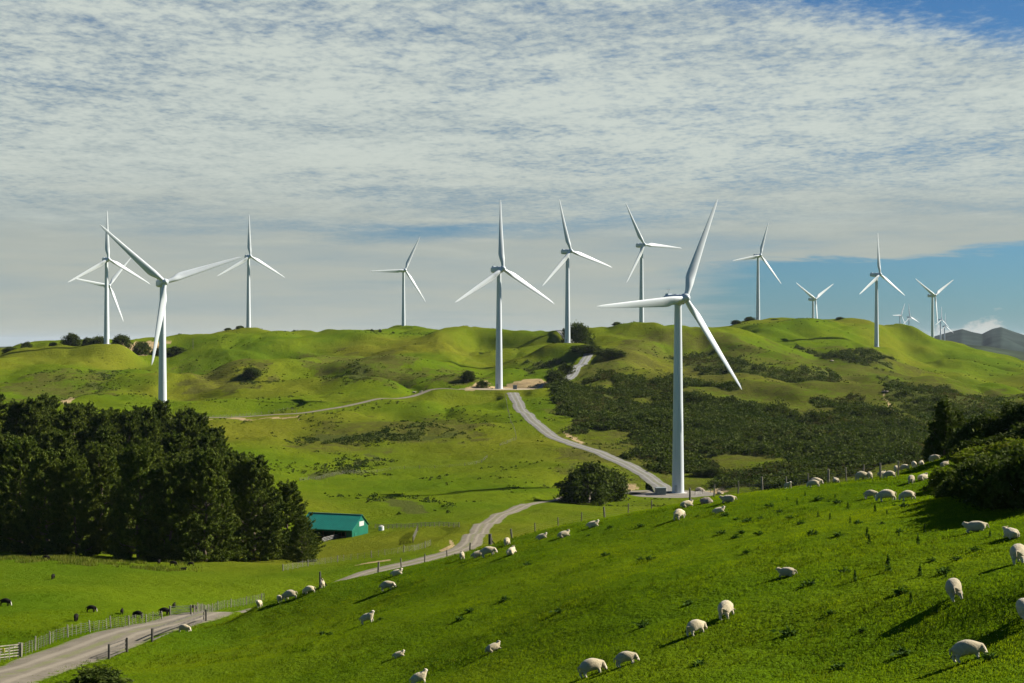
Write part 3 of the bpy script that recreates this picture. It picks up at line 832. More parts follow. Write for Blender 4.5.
for d, us, s0, sz0 in ((176, (968, 982, 998, 1014, 1030, 1050), 1.15, 1.1), (160, (966, 984, 1002, 1020, 1042, 1064, 1090), 1.1, 1.05), (146, (972, 990, 1010, 1032, 1056, 1085), 1.0, .8)):
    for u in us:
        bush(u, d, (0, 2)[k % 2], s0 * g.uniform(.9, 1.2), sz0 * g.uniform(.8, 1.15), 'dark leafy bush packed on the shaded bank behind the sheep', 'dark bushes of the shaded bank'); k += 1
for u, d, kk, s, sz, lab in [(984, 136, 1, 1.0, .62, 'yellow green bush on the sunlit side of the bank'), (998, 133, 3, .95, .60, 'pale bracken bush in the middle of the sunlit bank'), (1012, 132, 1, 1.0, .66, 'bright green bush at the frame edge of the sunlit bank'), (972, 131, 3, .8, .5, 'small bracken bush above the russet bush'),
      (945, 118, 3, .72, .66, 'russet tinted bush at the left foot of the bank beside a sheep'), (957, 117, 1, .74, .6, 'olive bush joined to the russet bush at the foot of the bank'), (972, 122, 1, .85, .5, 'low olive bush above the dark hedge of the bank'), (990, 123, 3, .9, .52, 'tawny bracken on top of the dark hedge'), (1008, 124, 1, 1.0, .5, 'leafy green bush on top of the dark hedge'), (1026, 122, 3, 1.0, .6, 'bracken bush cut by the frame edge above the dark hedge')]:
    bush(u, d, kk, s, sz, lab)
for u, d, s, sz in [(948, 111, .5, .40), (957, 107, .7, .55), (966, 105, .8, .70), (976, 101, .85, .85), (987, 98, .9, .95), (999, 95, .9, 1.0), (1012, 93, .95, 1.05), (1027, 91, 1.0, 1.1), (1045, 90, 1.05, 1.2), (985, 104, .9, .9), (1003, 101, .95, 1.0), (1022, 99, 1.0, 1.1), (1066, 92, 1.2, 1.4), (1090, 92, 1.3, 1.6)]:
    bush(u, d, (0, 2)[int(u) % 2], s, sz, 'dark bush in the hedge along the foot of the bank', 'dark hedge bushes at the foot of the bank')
for i, (u, d, s) in enumerate([(1180, 92, .7),]):      # trees beyond the right frame edge, whose shade falls on the paddock
    o = copy_tree(DOME[i % 3]); p = P(u, CV, d); put(o, p[0], p[1], s * .55, s * .85); tag(o, 'dark tree beside the bank beyond the sheep paddock', 'tree', 'trees beyond the bank')
# the shrub at the lower left corner of the paddock
bush(98, 104, 0, .95, .55, 'dark bush at the lower end of the paddock beside the gravel road')
bush(90, 104, 2, .7, .50, 'small dark bush joined to the one beside the gravel road')

# ---- scrub, rushes and grass that nobody could count
def scatter_in(polys, n, seed):
    g = np.random.default_rng(seed); out = []
    areas = []
    for q in polys:
        x, y = q[:, 0], q[:, 1]; areas.append(abs(np.dot(x, np.roll(y, 1)) - np.dot(y, np.roll(x, 1))) / 2)
    tot = sum(areas)
    for q, a in zip(polys, areas):
        k = int(n * a / tot * 3) + 30; lo = q.min(0) - 10; hi = q.max(0) + 10
        p = g.uniform(lo, hi, size=(max(k, 60) * 3, 2))
        r = np.hypot(p[:, 0], p[:, 1])
        wx = p[:, 0] + .012 * r * fbm(p[:, 0] / 14, p[:, 1] / 14, 61, 3); wy = p[:, 1] + .03 * r * fbm(p[:, 0] / 14, p[:, 1] / 14, 71, 3)
        p = p[in_poly(wx, wy, q)]
        m = int(n * a / tot) + 8
        out.append(p[:m])
    return np.vstack(out)
def g2_(XY): return np.random.default_rng(77).normal(size=len(XY))
def clump_mass(name, XY, size, per, leaf, mat, seed, hfac=.8, sig=.3):
    g = np.random.default_rng(seed); z = H(XY[:, 0], XY[:, 1]); n = len(XY)
    s = np.broadcast_to(size, (n,)) * np.clip(g.lognormal(0, sig, n), .35, 1.9)
    d = g.normal(size=(n, per, 3)); d /= np.linalg.norm(d, axis=2)[..., None]; d[..., 2] = np.abs(d[..., 2])
    C = d * g.uniform(.55, 1.05, (n, per, 1)) * s[:, None, None] * np.array((1, 1, hfac)) + np.stack([XY[:, 0], XY[:, 1], z - .1], 1)[:, None]
    C = C.reshape(-1, 3)
    return obj(name, quads_mesh(name, cards(C, np.repeat(np.minimum(s, size * 1.15) ** .6 * np.mean(size) ** .4, per) * leaf, .3, 1.6, seed), len(C), mat))
_roadgap = lambda XY: np.array([(np.hypot(_RL[:, 0] - x, _RL[:, 1] - y) - _RL[:, 3] / 2).min() for x, y in XY])
XY = scatter_in(SCRUB[:1] + SCRUB[11:], 14500, 1); XY = np.vstack([XY, scatter_in(SCRUB[1:5], 3600, 9)]); XY = XY[_roadgap(XY) > 2.5]
XY = XY[fbm(XY[:, 0] / 38, XY[:, 1] / 55, 57, 3) > -.36]
big = (fbm(XY[:, 0] / 22, XY[:, 1] / 30, 64, 3) > .05) & (np.random.default_rng(31).random(len(XY)) < .16)
tag(clump_mass('tall_scrub', XY[big], 2.5, 110, .26, M_DARK, 15, 1.0, .35), 'taller dark bushes standing out of the hillside scrub', 'scrub', kind='stuff')
br = fbm(XY[:, 0] / 30, XY[:, 1] / 40, 59, 3) + .35 * g2_(XY) > .12
tag(clump_mass('scrub', XY[~br], 1.6, 36, .34, M_SCRUB, 2, .95, .5), 'dense dark green scrub covering the hillside behind the nearest turbine', 'scrub', kind='stuff')
tag(clump_mass('brown_scrub', XY[br], 1.2, 34, .33, M_SCRUBB, 5, .8, .4), 'brownish patches of lower scrub among the dark green hillside scrub', 'scrub', kind='stuff')
XY = scatter_in(SCRUB[5:11], 2600, 3); XY = XY + np.random.default_rng(12).normal(size=XY.shape) * (5, 7); XY = XY[fbm(XY[:, 0] / 16, XY[:, 1] / 24, 63, 3) > -.02]; XY = XY[_roadgap(XY) > 2.5]
tag(clump_mass('gully_scrub', XY, .95, 24, .42, M_SCRUB, 4, .8, .45), 'low dark scrub in the gullies of the left hills', 'scrub', kind='stuff')
# sparse low bushes and rushes over the hills
g2 = np.random.default_rng(11)
dd = np.exp(g2.uniform(math.log(430), math.log(1450), 26000)); th = g2.uniform(-.42, .42, 26000)
XY = np.stack([dd * np.sin(th), dd * np.cos(th)], 1)
den = fbm(XY[:, 0] / 60, XY[:, 1] / 60, 51, 3) * .6 + .5 * fbm(XY[:, 0] / 14, XY[:, 1] / 14, 52, 2)
inol = polys_mask(XY[:, 0], XY[:, 1], OLIVE, 2.0)
XY = XY[(den > .20 - .16 * inol)]; XY = XY[_roadgap(XY) > 2]
XY = XY[np.hypot(XY[:, 0] - P(678, 493, 494)[0], XY[:, 1] - 494) > 24]
tag(clump_mass('rushes', XY, .72 * (np.hypot(XY[:, 0], XY[:, 1]) / 800) ** .5, 16, .5, M_SCRUB, 6, .9), 'dark rushes and low shrubs dotted over the hills', 'rushes', kind='stuff')

def blades(name, XY, h, per, mat, seed, spread=.10, lean=.45, width=.012):
    g = np.random.default_rng(seed); n = len(XY); z = H(XY[:, 0], XY[:, 1])
    b = np.stack([XY[:, 0], XY[:, 1], z - .01], 1)[:, None] + g.normal(size=(n, per, 3)) * (spread, spread, 0)
    hh = np.broadcast_to(h, (n,))[:, None] * g.uniform(.55, 1.25, (n, per))
    th = g.uniform(0, 6.28, (n, per)); ph = g.uniform(0, 6.28, (n, per))
    w = np.stack([np.cos(th), np.sin(th), 0 * th], 2) * (width * (hh / .15) ** .5)[..., None]
    L = np.stack([np.cos(ph), np.sin(ph), 0 * ph], 2) * (hh * lean * g.uniform(.2, 1, (n, per)))[..., None]
    up = np.stack([0 * hh, 0 * hh, hh], 2)
    V = np.stack([b - w, b + w, b + w * .7 + L * .4 + up * .65, b + L + up], 2)
    return obj(name, quads_mesh(name, V.reshape(-1, 4, 3), n * per, mat))
M_GRASS = leaf_material('grass_blades', (.135, .200, .003), (.200, .235, .004), .58, .06)
n = 300000
dd = np.sqrt(g2.uniform(40 ** 2, 178 ** 2, n)); keep = g2.random(n) < np.clip(1.25 - dd / 190, .25, 1); dd = dd[keep]
th = g2.uniform(-.40, .40, len(dd)); XY = np.stack([dd * np.sin(th), dd * np.cos(th)], 1)
XY = XY[np.random.default_rng(3).random(len(XY)) < .72 + .9 * fbm(XY[:, 0] / 2.2, XY[:, 1] / 2.2, 55, 2)]
def road_clear(XY, gap):
    ok = np.ones(len(XY), bool); R = ROADLINE['access_road'][1]; R = R[R[:, 1] < 460]
    for i in range(0, len(XY), 20000):
        s = slice(i, i + 20000); ok[s] = (np.hypot(XY[s, 0, None] - R[None, :, 0], XY[s, 1, None] - R[None, :, 1]).min(1) > gap)
    return XY[ok]
XY = road_clear(XY, 2.5)
hh = .062 * (1 + .5 * fbm(XY[:, 0] / 3.5, XY[:, 1] / 3.5, 56, 3)) * (1 + np.hypot(XY[:, 0], XY[:, 1]) / 300)
tag(blades('grass', XY, hh, 5, M_GRASS, 8, .13, .6, .016), 'short green grass of the sheep paddock', 'grass', kind='stuff')
XY = XY[fbm(XY[:, 0] / 5.5, XY[:, 1] / 8, 62, 3) > .24]; XY = XY[::5]
M_RANK = leaf_material('rank_grass_blades', (.065, .110, .004), (.115, .140, .006), .40, .2)
tag(blades('rank_grass', XY, .14 * (1 + np.hypot(XY[:, 0], XY[:, 1]) / 300), 7, M_RANK, 18, .10, .7, .02), 'darker rank grass tufts mottling the sheep paddock', 'grass', kind='stuff')
# long grass at the edge of the plantation
n = 3600
uu = g2.uniform(-60, 215, n); dq = g2.uniform(262, 290, n); XY = np.stack([(uu - CU) / F * dq, dq], 1)
XY = XY[(fbm(XY[:, 0] / 5, XY[:, 1] / 5, 58, 3) > -.05 + .25 * np.abs(dq - 277) / 13) & (g2.random(n) < np.clip((205 - uu) / 70, 0, 1))]
tag(blades('long_grass', XY, .6, 6, M_REED, 9, .35, .3, .03), 'long rank grass along the edge of the plantation', 'grass', kind='stuff')

# ---- weeds in the paddock, each one its own
def weed_mesh(kind, seed):
    g = np.random.default_rng(seed)
    if kind == 0:      # low rosette
        n = 60; C = g.normal(size=(n, 3)) * (.20, .20, .0); C[:, 2] = np.abs(g.normal(size=n)) * .14 + .05
        return quads_mesh('weed', cards(C, .13, .6, 2.6, seed), n, M_WEED)
    n = 90; h = g.random(n); r = .16 * (1.1 - h) ; th = g.uniform(0, 6.28, n)      # tall leafy stem
    C = np.stack([r * np.cos(th), r * np.sin(th), h * .85], 1)
    C = np.vstack([C, np.stack([np.zeros(24), np.zeros(24), np.linspace(0, .95, 24)], 1)])
    return quads_mesh('weed', cards(C, .085, .7, 2.4, seed), len(C), M_WEED)
WM = [weed_mesh(0, 400), weed_mesh(0, 401), weed_mesh(1, 402), weed_mesh(1, 403)]
WEEDS_LOW = [(528,565),(641,527),(610,528),(588,536),(697,517),(725,516),(736,520),(748,522),(760,519),(724,515),(746,553),(650,560),(641,560),(605,556),(735,538),(722,534),(742,533),(759,535),(643,627),(700,665),(790,635),(832,614),(862,632),(810,585),(900,594),(945,573),(845,573),(932,561),(838,536),(812,535),(905,507),(958,560),(975,551),(790,519),(800,524),(770,507),(780,512),(818,500),(838,503),(858,524),(883,524),(899,532),(460,620),(330,635),(323,634),(395,588),(560,612),(470,612),(380,620),(990,660),(905,655),(840,668),(690,604),(505,600)]
WEEDS_TALL = [(888,572),(920,576),(855,581),(816,535),(869,544),(899,536),(925,530),(937,613),(911,603),(867,537),(830,520),(887,514),(848,509),(875,512),(818,517),(797,505),(925,532),(990,537),(946,577),(787,500),(805,496),(835,498),(850,523),(918,545)]
for kind, L in ((0, WEEDS_LOW), (1, WEEDS_TALL)):
    for i, (u, v) in enumerate(L):
        p = hit(u, v)
        if p is None: continue
        o = obj('weed_plant', WM[2 * kind + i % 2], loc=(p[0], p[1], p[2] - .02), rot=(0, 0, random.uniform(0, 6.28)), scale=[random.uniform(.5, .95) * (.72 if kind else 1.0) * (1.9 if (u, v) == (888, 572) else 1.0)] * 3)
        if (u, v) == (888, 572): tag(o, 'largest upright leafy weed standing in the middle of the sheep paddock', 'weed')
        else: tag(o, ('low dark green weed clump in the short paddock grass', 'upright leafy weed stem in the short paddock grass')[kind], 'weed', ('low weed clumps in the paddock', 'upright weeds in the paddock')[kind])
# ------------------------------------------------------------------ animals
def wool_material(name, a, b2):
    m, nt, bs = new_mat(name); b = NB(nt); o = b.obj()
    f = b.noise(6, 5, .7, o); g_ = b.noise(28, 3, .7, o); oi = b.n('ShaderNodeObjectInfo')
    c = b.mix(b.ramp(f, .3, .7), a, b2); c = b.mix(b.math('MULTIPLY', oi.outputs['Random'], .7), c, tuple(x * .66 for x in a))
    b.L.new(c, bs.inputs['Base Color']); bs.inputs['Roughness'].default_value = 1; bs.inputs['Specular IOR Level'].default_value = .05
    bs.inputs['Sheen Weight'].default_value = .3
    b.L.new(b.bump(b.math('ADD', f, b.math('MULTIPLY', g_, .5)), .9, .05), bs.inputs['Normal'])
    return m
M_WOOL = wool_material('cream_wool', (.45, .375, .235), (.57, .49, .325))
M_FACE = simple('pale_sheep_face', (.52, .46, .38), .8, .12, 8)
M_HIDE = simple('black_cattle_hide', (.012, .010, .009), .9, .3, 4, spec=.08); M_HIDEW = simple('white_cattle_face', (.60, .56, .50), .8, .1, 4)

def skin_body(name, V, E, mats, face_test, sub=2):
    """one continuous skinned figure; V: (x,y,z,rx,ry)"""
    me = bpy.data.meshes.new('tmp'); me.from_pydata([v[:3] for v in V], E, []); me.update()
    o = bpy.data.objects.new('tmp', me); COL.objects.link(o)
    sk = o.modifiers.new('skin', 'SKIN'); sk.branch_smoothing = .6
    if not me.skin_vertices:
        bm = bmesh.new(); bm.from_mesh(me); bm.verts.layers.skin.verify(); bm.to_mesh(me); bm.free()
    for i, v in enumerate(V):
        s = me.skin_vertices[0].data[i]; s.radius = (v[3], v[4] if len(v) > 4 else v[3]); s.use_root = (i == 0)
    ss = o.modifiers.new('sub', 'SUBSURF'); ss.levels = ss.render_levels = sub
    dg = bpy.context.evaluated_depsgraph_get(); ev = o.evaluated_get(dg)
    out = bpy.data.meshes.new_from_object(ev); out.name = name
    bpy.data.objects.remove(o); bpy.data.meshes.remove(me)
    out.materials.clear()
    for m in mats: out.materials.append(m)
    for p in out.polygons:
        p.use_smooth = True; c = p.center; p.material_index = face_test(c)
    return out

def quad_animal(name, pose, mats, L=1.0, cattle=False):
    """four-legged figure facing +X, feet at z = 0"""
    if not cattle: zb, rb, leg, lw = .56, .40, .30, .062
    else: zb, rb, leg, lw = .90, .44, .56, .085
    V = [(-.42 * L, 0, zb + .02, rb * .98, rb * .98), (-.14 * L, 0, zb, rb * 1.06, rb * 1.06), (.16 * L, 0, zb, rb * 1.04, rb * 1.04), (.40 * L, 0, zb + .02, rb * .92, rb * .92)]
    E = [(0, 1), (1, 2), (2, 3)]
    def chain(start, pts):
        j = start
        for p in pts:
            V.append(p); E.append((j, len(V) - 1)); j = len(V) - 1
        return j
    if pose == 'graze':
        n = chain(3, [(.58 * L, 0, zb - .10, rb * .62), (.68 * L, .02, zb * .52, .16), (.74 * L, .03, zb * .30, .13)]); chain(n, [(.80 * L, .03, .07, .075)])
        ear = (.69 * L, zb * .42)
    elif pose == 'up':
        n = chain(3, [(.54 * L, 0, zb + .14, rb * .62), (.61 * L, 0, zb + .28, .17), (.67 * L, .03, zb + .34, .14)]); chain(n, [(.82 * L, .05, zb + .26, .085)])
        ear = (.63 * L, zb + .41)
    else:      # lying
        n = chain(3, [(.52 * L, 0, zb + .12, rb * .60), (.58 * L, .03, zb + .24, .17), (.64 * L, .06, zb + .27, .14)]); chain(n, [(.77 * L, .10, zb + .18, .085)])
        ear = (.61 * L, zb + .34)
    for s in (-1, 1): chain(n, [(ear[0], s * .10, ear[1], .045), (ear[0] - .02, s * .21, ear[1] - .03, .022)])
    y = rb * .42
    for s in (-1, 1):
        if pose == 'lie':
            chain(3, [(.40 * L, s * y, zb - .12, .10), (.58 * L, s * (y + .03), zb - .26, .05), (.42 * L, s * (y + .06), zb - .29, .04)])
            chain(0, [(-.40 * L, s * (y + .06), zb - .12, .14), (-.22 * L, s * (y + .12), zb - .25, .06), (-.40 * L, s * (y + .14), zb - .28, .04)])
        else:
            k = .05 * s
            chain(3, [(.38 * L + k, s * y, leg * .95, .10), (.39 * L + k, s * y, leg * .52, lw), (.38 * L + k, s * y, .04, lw * .8), (.43 * L + k, s * y, .015, lw * .7)])
            chain(0, [(-.42 * L - k, s * y, leg * 1.05, .14), (-.52 * L - k, s * y, leg * .62, lw * 1.1), (-.48 * L - k, s * y, .04, lw * .85), (-.43 * L - k, s * y, .015, lw * .7)])
    chain(0, [(-.64 * L, 0, zb + .05, .06), (-.70 * L, 0, zb - (.22 if not cattle else .5), .03)])
    hx = {'graze': .70, 'up': .64, 'lie': .62}[pose] * L
    def ft(c):
        if cattle: return 1 if (name.endswith('w') and c.x > hx + .06 and pose != 'none') else 0
        return 1 if (c.x > hx + .03) or (pose != 'lie' and c.z < leg * .72 and c.x < .62 * L) else 0
    me = skin_body(name, V, E, mats, ft)
    if pose == 'lie':
        for v in me.vertices:
            v.co.z = max(v.co.z - (zb - .33), .0)
    return me
SHEEP = {p: quad_animal('sheep_' + p, p, [M_WOOL, M_FACE]) for p in ('graze', 'up', 'lie')}
CATTLE = {'graze': quad_animal('cattle_b', 'graze', [M_HIDE, M_HIDEW], 1.25, True), 'up': quad_animal('cattle_u', 'up', [M_HIDE, M_HIDEW], 1.25, True),
          'grazew': quad_animal('cattle_w', 'graze', [M_HIDE, M_HIDEW], 1.25, True), 'lie': quad_animal('cattle_l', 'lie', [M_HIDE, M_HIDEW], 1.25, True)}
# sheep: u, v of the feet, pose, heading (0 faces right, 90 away), scale, label
FLOCK = [
 (969,661,'graze',-4,.92,'cream sheep grazing in full side view, largest and lowest sheep of the paddock'),
 (958,598,'graze',72,1.08,'woolly sheep seen from behind with its head down, straight above the largest grazing sheep'),
 (1021,563,'graze',60,1.08,'big woolly sheep cut by the frame edge, just below the shaded hedge'),
 (1029,620,'graze',80,1.05,'sheep mostly cut off by the frame edge, above the largest grazing sheep'),
 (977,531,'lie',165,1.0,'sheep lying in the shade at the foot of the dark hedge'),
 (1012,538,'lie',100,.9,'sheep sitting in the hedge shade close to the frame edge'),
 (788,576,'lie',150,.82,'lamb lying alone in the middle of the paddock'),
 (728,617,'graze',62,1.05,'woolly sheep seen from behind, upper one of two on the diagonal shadow line'),
 (697,634,'graze',35,.88,'sheep grazing up the slope, lower one of two on the diagonal shadow line'),
 (593,675,'graze',20,1.0,'fat sheep grazing at the bottom edge beside a smaller one'),
 (627,665,'graze',4,.82,'slim sheep grazing beside the fat one at the bottom edge'),
 (420,684,'up',15,.86,'young sheep standing alert at the very bottom of the frame'),
 (399,657,'lie',5,.66,'small lamb lying alone near the bottom of the slope'),
 (494,651,'lie',25,.80,'lamb lying with head raised between the alert young sheep and the fat grazing one'),
 (368,623,'up',0,.95,'sheep walking with head up on the lower left slope'),
 (388,590,'graze',-8,1.12,'sheep grazing in side view below the road bend, with a dark side'),
 (397,575,'lie',0,.95,'white sheep lying beside the gravel road fence'),
 (478,557,'lie',10,1.0,'sheep lying against the crest fence, left of a bigger one'),
 (489,556,'graze',0,1.15,'biggest sheep of the row at the crest where the road bends'),
 (508,545,'graze',80,.95,'upper of two sheep at the crest fence right of the road bend'),
 (512,554,'lie',60,1.0,'lower of two sheep at the crest fence right of the road bend'),
 (463,559,'up',90,.8,'small sheep behind a fence post at the road bend'),
 (542,539,'lie',0,.85,'leftmost of three white sheep lying along the crest fence'),
 (564,537,'lie',20,.95,'middle one of three white sheep along the crest fence'),
 (593,527,'lie',0,.95,'rightmost of three white sheep lying along the crest fence'),
 (680,519,'graze',50,1.12,'woolly sheep seen from behind on the crest below the nearest turbine'),
 (719,513,'lie',0,.85,'white sheep lying on the crest right of the nearest turbine'),
 (729,502,'lie',170,1.1,'pale sheep lying past the crest beside a tan boulder'),
 (687,507,'lie',20,1.0,'sheep lying straight below the nearest turbine tower'),
 (260,607,'up',-90,.9,'sheep facing the camera, lowest of the group by the left fence'),
 (280,602,'up',-80,.85,'small sheep facing the camera, second of the group by the left fence'),
 (291,599,'graze',170,1.2,'large tan sheep in the middle of the group by the left fence'),
 (310,593,'graze',180,.95,'greyish sheep grazing left, fourth of the group by the left fence'),
 (323,587,'up',100,.85,'white sheep standing highest in the group by the left fence'),
 (184,632,'graze',-12,.98,'lone sheep grazing under the dark rail fence'),
 (871,498,'graze',-8,.85,'small sheep grazing, left one of a trio in the upper paddock'),
 (887,501,'graze',180,1.15,'large sheep in the middle of a trio in the upper paddock'),
 (908,500,'graze',188,.95,'sheep grazing left, right one of a trio in the upper paddock'),
 (788,487,'up',-60,.85,'small sheep at the far left of the upper paddock fence'),
 (814,487,'graze',175,1.0,'sheep at the fence with a grey one behind it'),
 (816,481,'graze',0,1.1,'grey looking sheep behind the fence, above a paler sheep'),
 (836,478,'lie',90,1.0,'grey looking sheep lying near the second fence post of the upper paddock'),
 (862,477,'graze',10,1.2,'large sheep behind the upper fence post, touching a smaller one'),
 (870,476,'graze',85,1.0,'sheep close behind the upper fence post, right of a larger one'),
 (890,478,'graze',182,1.0,'sheep standing in sun at the edge of the bank shade'),
 (897,470,'graze',80,1.1,'sheep in shade halfway up to the dark conifer'),
 (882,468,'lie',20,1.0,'dim sheep in shade farthest left near the conifers'),
 (905,459,'graze',170,1.0,'dim sheep at the left of the row under the conifers'),
 (915,461,'graze',90,1.05,'round sheep in the middle of the row under the conifers'),
 (912,483,'graze',60,1.0,'sheep half in sun with a dark sheep shadow behind, left of the russet bush'),
 (923,480,'lie',30,1.0,'dark sided sheep in shade left of the russet bush'),
 (933,487,'graze',100,.95,'sheep touching the russet bush'),
 (934,456,'graze',20,1.05,'sheep under the pointed conifer, lower of two'),
 (936,450,'graze',160,1.0,'sheep under the pointed conifer, upper of two'),
 (922,455,'lie',60,.9,'small dim sheep just left of the pointed conifer'),
 (945,466,'lie',20,1.0,'sheep lying deep in the shade of the bank'),
 (414,393,'lie',0,1.6,'pale sheep resting on the far farm track, left of two'),
 (421,392,'lie',0,1.5,'pale sheep resting on the far farm track, right of two'),
]
for u, v, pose, hd, s, lab in FLOCK:
    p = hit(u, v, 15)
    for dv in range(1, 30):          # those at the crest stand on its near side
        if v < 400 or (p is not None and p[1] < 172): break
        p = hit(u, v + dv * .7, 15)
    if p is None: continue
    o = obj('sheep', SHEEP[pose], loc=(p[0], p[1], p[2] - .015), rot=(0, 0, math.radians(hd) - p[0] / max(p[1], 1)), scale=(s,) * 3)
    if u > 780 and v < 490: o.scale = (s * .84,) * 3
    # stand square to the slope
    e = .4; nx = Hs(p[0] + e, p[1]) - Hs(p[0] - e, p[1]); ny = Hs(p[0], p[1] + e) - Hs(p[0], p[1] - e)
    nrm = Vector((-nx / (2 * e) * .7, -ny / (2 * e) * .7, 1)).normalized()
    o.rotation_euler = (Vector((0, 0, 1)).rotation_difference(nrm).to_matrix() @ Matrix.Rotation(math.radians(hd), 3, 'Z')).to_euler()
    tag(o, lab, 'sheep', 'sheep of the paddock')
HERD = [
 (29,552,'up',60,1.0,'black cow in the long grass by the plantation, left of another'), (46,555,'graze',10,1.05,'black cow in the long grass by the plantation, right of another'),
 (53,579,'graze',-85,1.0,'black cow facing the camera alone in the middle of the left field'), (5,606,'grazew',0,1.1,'black and white faced cow at the left frame edge'),
 (91,612,'grazew',8,.95,'black cow with a white face grazing above the batten fence'), (76,621,'graze',-80,.95,'black cow facing the camera just behind the batten fence'),
 (122,614,'up',100,.7,'small black calf above the batten fence between two cows'), (138,618,'graze',170,1.0,'black cow behind the fence left of the grey gate'), (164,615,'graze',5,1.05,'black cow behind the fence touching the grey gate'),
 (174,608,'up',90,.75,'black calf seen over the top of the grey gate'), (193,610,'graze',0,.8,'black calf behind the right end of the grey gate'),
 (159,559,'up',90,.95,'black cow farthest left of the group under the plantation'), (173,561,'graze',0,1.15,'largest black cow of the group under the plantation'), (183,558,'up',60,.9,'black cow at the back of the group under the plantation'), (183,565,'lie',0,1.1,'black cow lying in front of the group under the plantation'), (191,561,'graze',180,.95,'black cow at the right end of the group under the plantation'),
]
for u, v, pose, hd, s, lab in HERD:
    p = hit(u, v + (5 if v < 566 else 0), 150)
    o = obj('cow', CATTLE[pose], loc=(p[0], p[1], p[2] - .02), rot=(0, 0, math.radians(hd)), scale=(s * .74,) * 3)
    tag(o, lab, 'cow', 'black cattle of the left field')
# ------------------------------------------------------------------ fences, gates, shed
M_BATTEN = simple('weathered_batten', (.23, .21, .165), .9, .3, 2.0, bump=.4)
M_POST = simple('grey_post_wood', (.17, .15, .12), .9, .35, 2.0, bump=.4)
M_RAIL = simple('dark_rail_wood', (.075, .068, .058), .9, .35, 2.0, bump=.4)
M_WIRE = simple('galvanised_wire', (.30, .30, .29), .5, .1, 2.0, .6)
M_GATE = simple('galvanised_gate_pipe', (.42, .45, .45), .45, .15, 2.0, .5)
M_TEAL = simple('teal_roof_steel', (.006, .145, .108), .42, .10, .5, spec=.5)
M_TEALW = simple('teal_wall_steel', (.006, .135, .080), .5, .12, .5, spec=.4)
M_SHEET = simple('pale_clear_sheet', (.62, .64, .60), .5, .1, 1.0)
M_DARKIN = simple('shed_timber', (.12, .09, .06), .9, .3, 2.0)
M_YEL = simple('yellow_sign', (.75, .68, .02), .5, .06, 2.0)
M_ROCK = simple('brown_rock', (.24, .20, .15), .95, .35, .9, bump=.8, bscale=4.); M_ROCKT = simple('tan_rock', (.42, .34, .23), .95, .3, .9, bump=.8, bscale=4.)

def ground_line(pts, step):
    """points every step metres along a line given as (u, v) on the ground or (u, 'd', depth)"""
    W = []
    for q in pts:
        if q[1] == 'd': p = P(q[0], CV, q[2]); W.append(p[:2])
        else:
            p = hit(q[0], q[1], q[2] if len(q) > 2 else 15)
            if p is not None: W.append(p[:2])
    L = catmull(W, .25); s = np.concatenate([[0], np.cumsum(np.linalg.norm(np.diff(L, axis=0), axis=1))])
    t = np.arange(0, s[-1], step); x = np.interp(t, s, L[:, 0]); y = np.interp(t, s, L[:, 1])
    return np.stack([x, y, H(x, y)], 1)

_posts = {}
def post_mesh(w, h, mat, rnd):
    k = (w, h, mat.name, rnd)
    if k not in _posts:
        m = MB()
        if rnd: m.tube((0, 0, -.3), (0, 0, h), w, w * .9, 8)
        else: m.box((0, 0, (h - .3) / 2), (w, w * .7, h + .3))
        _posts[k] = m.mesh('post', mat)
    return _posts[k]
def fence(pts, step, label, h=1.15, w=.07, mat=None, rnd=False, wires=(.2, .42, .64, .86, 1.05), strong=0, sw=.09, smat=None, sh=None, wire_r=.005):
    G = ground_line(pts, step)[:100]
    base = G[0]; root = empty('fence', base)
    gg = random.Random(len(G) * 7 + int(step * 100))
    for i, p in enumerate(G):
        big = strong and i % strong == 0
        me_ = post_mesh(sw if big else w, (sh or h * 1.1) if big else h, (smat or mat or M_POST) if big else (mat or M_POST), True if big else rnd)
        obj('post', me_, root, loc=Vector(p - base), rot=(gg.uniform(-.06, .06), gg.uniform(-.06, .06), gg.uniform(0, 3)), scale=(1, 1, gg.uniform(.93, 1.07)))
    m = MB()
    for z in wires:
        for a, b_ in zip(G[:-1], G[1:]): m.tube(a - base + (0, 0, z), b_ - base + (0, 0, z), wire_r, wire_r, 4, False)
    if wires: m.build('wire', M_WIRE, root)
    return tag(root, label, 'fence')
fence([(-30,668,90),(22,655,90),(60,640,90),(110,628,90),(165,620,90)], .92, 'pale post and batten wire fence along the far side of the gravel road', 1.12, .045, M_BATTEN, False, strong=5, sw=.075)
fence([(194,615,100),(215,611,100),(240,606,100),(265,600,100)], .92, 'short batten fence running on from the grey gate to the group of sheep', 1.12, .045, M_BATTEN, False, strong=5, sw=.075)
fence([(378,'d',157),(420,'d',158),(450,'d',159),(478,'d',160),(502,'d',161)], 2.6, 'dark post and wire fence on the crest beside the road bend', 1.35, .075, M_POST, True, strong=4, sw=.11)
fence([(512,'d',159),(545,'d',159),(590,'d',158),(640,'d',157),(668,'d',156)], 2.6, 'post and wire fence on the crest behind the three white sheep', 1.3, .07, M_POST, True, strong=4, sw=.11)
fence([(690,'d',152),(745,'d',149),(790,'d',146),(830,'d',142),(865,'d',137),(900,'d',132)], 2.7, 'post and wire fence along the top of the upper paddock', 1.4, .08, M_POST, True, strong=3, sw=.12)
fence([(283,571,200),(310,566,200),(345,561,200),(380,556,200),(414,551,200),(432,545,200)], 1.3, 'batten fence round the field in front of the green shed', 1.15, .05, M_BATTEN, False, strong=5)
fence([(375,528,250),(400,528,250),(430,527,250),(462,527,250)], 2.2, 'pale rail fence running from the green shed to the road', 1.1, .10, M_BATTEN, True, wires=(.35, .7, 1.05), wire_r=.05)
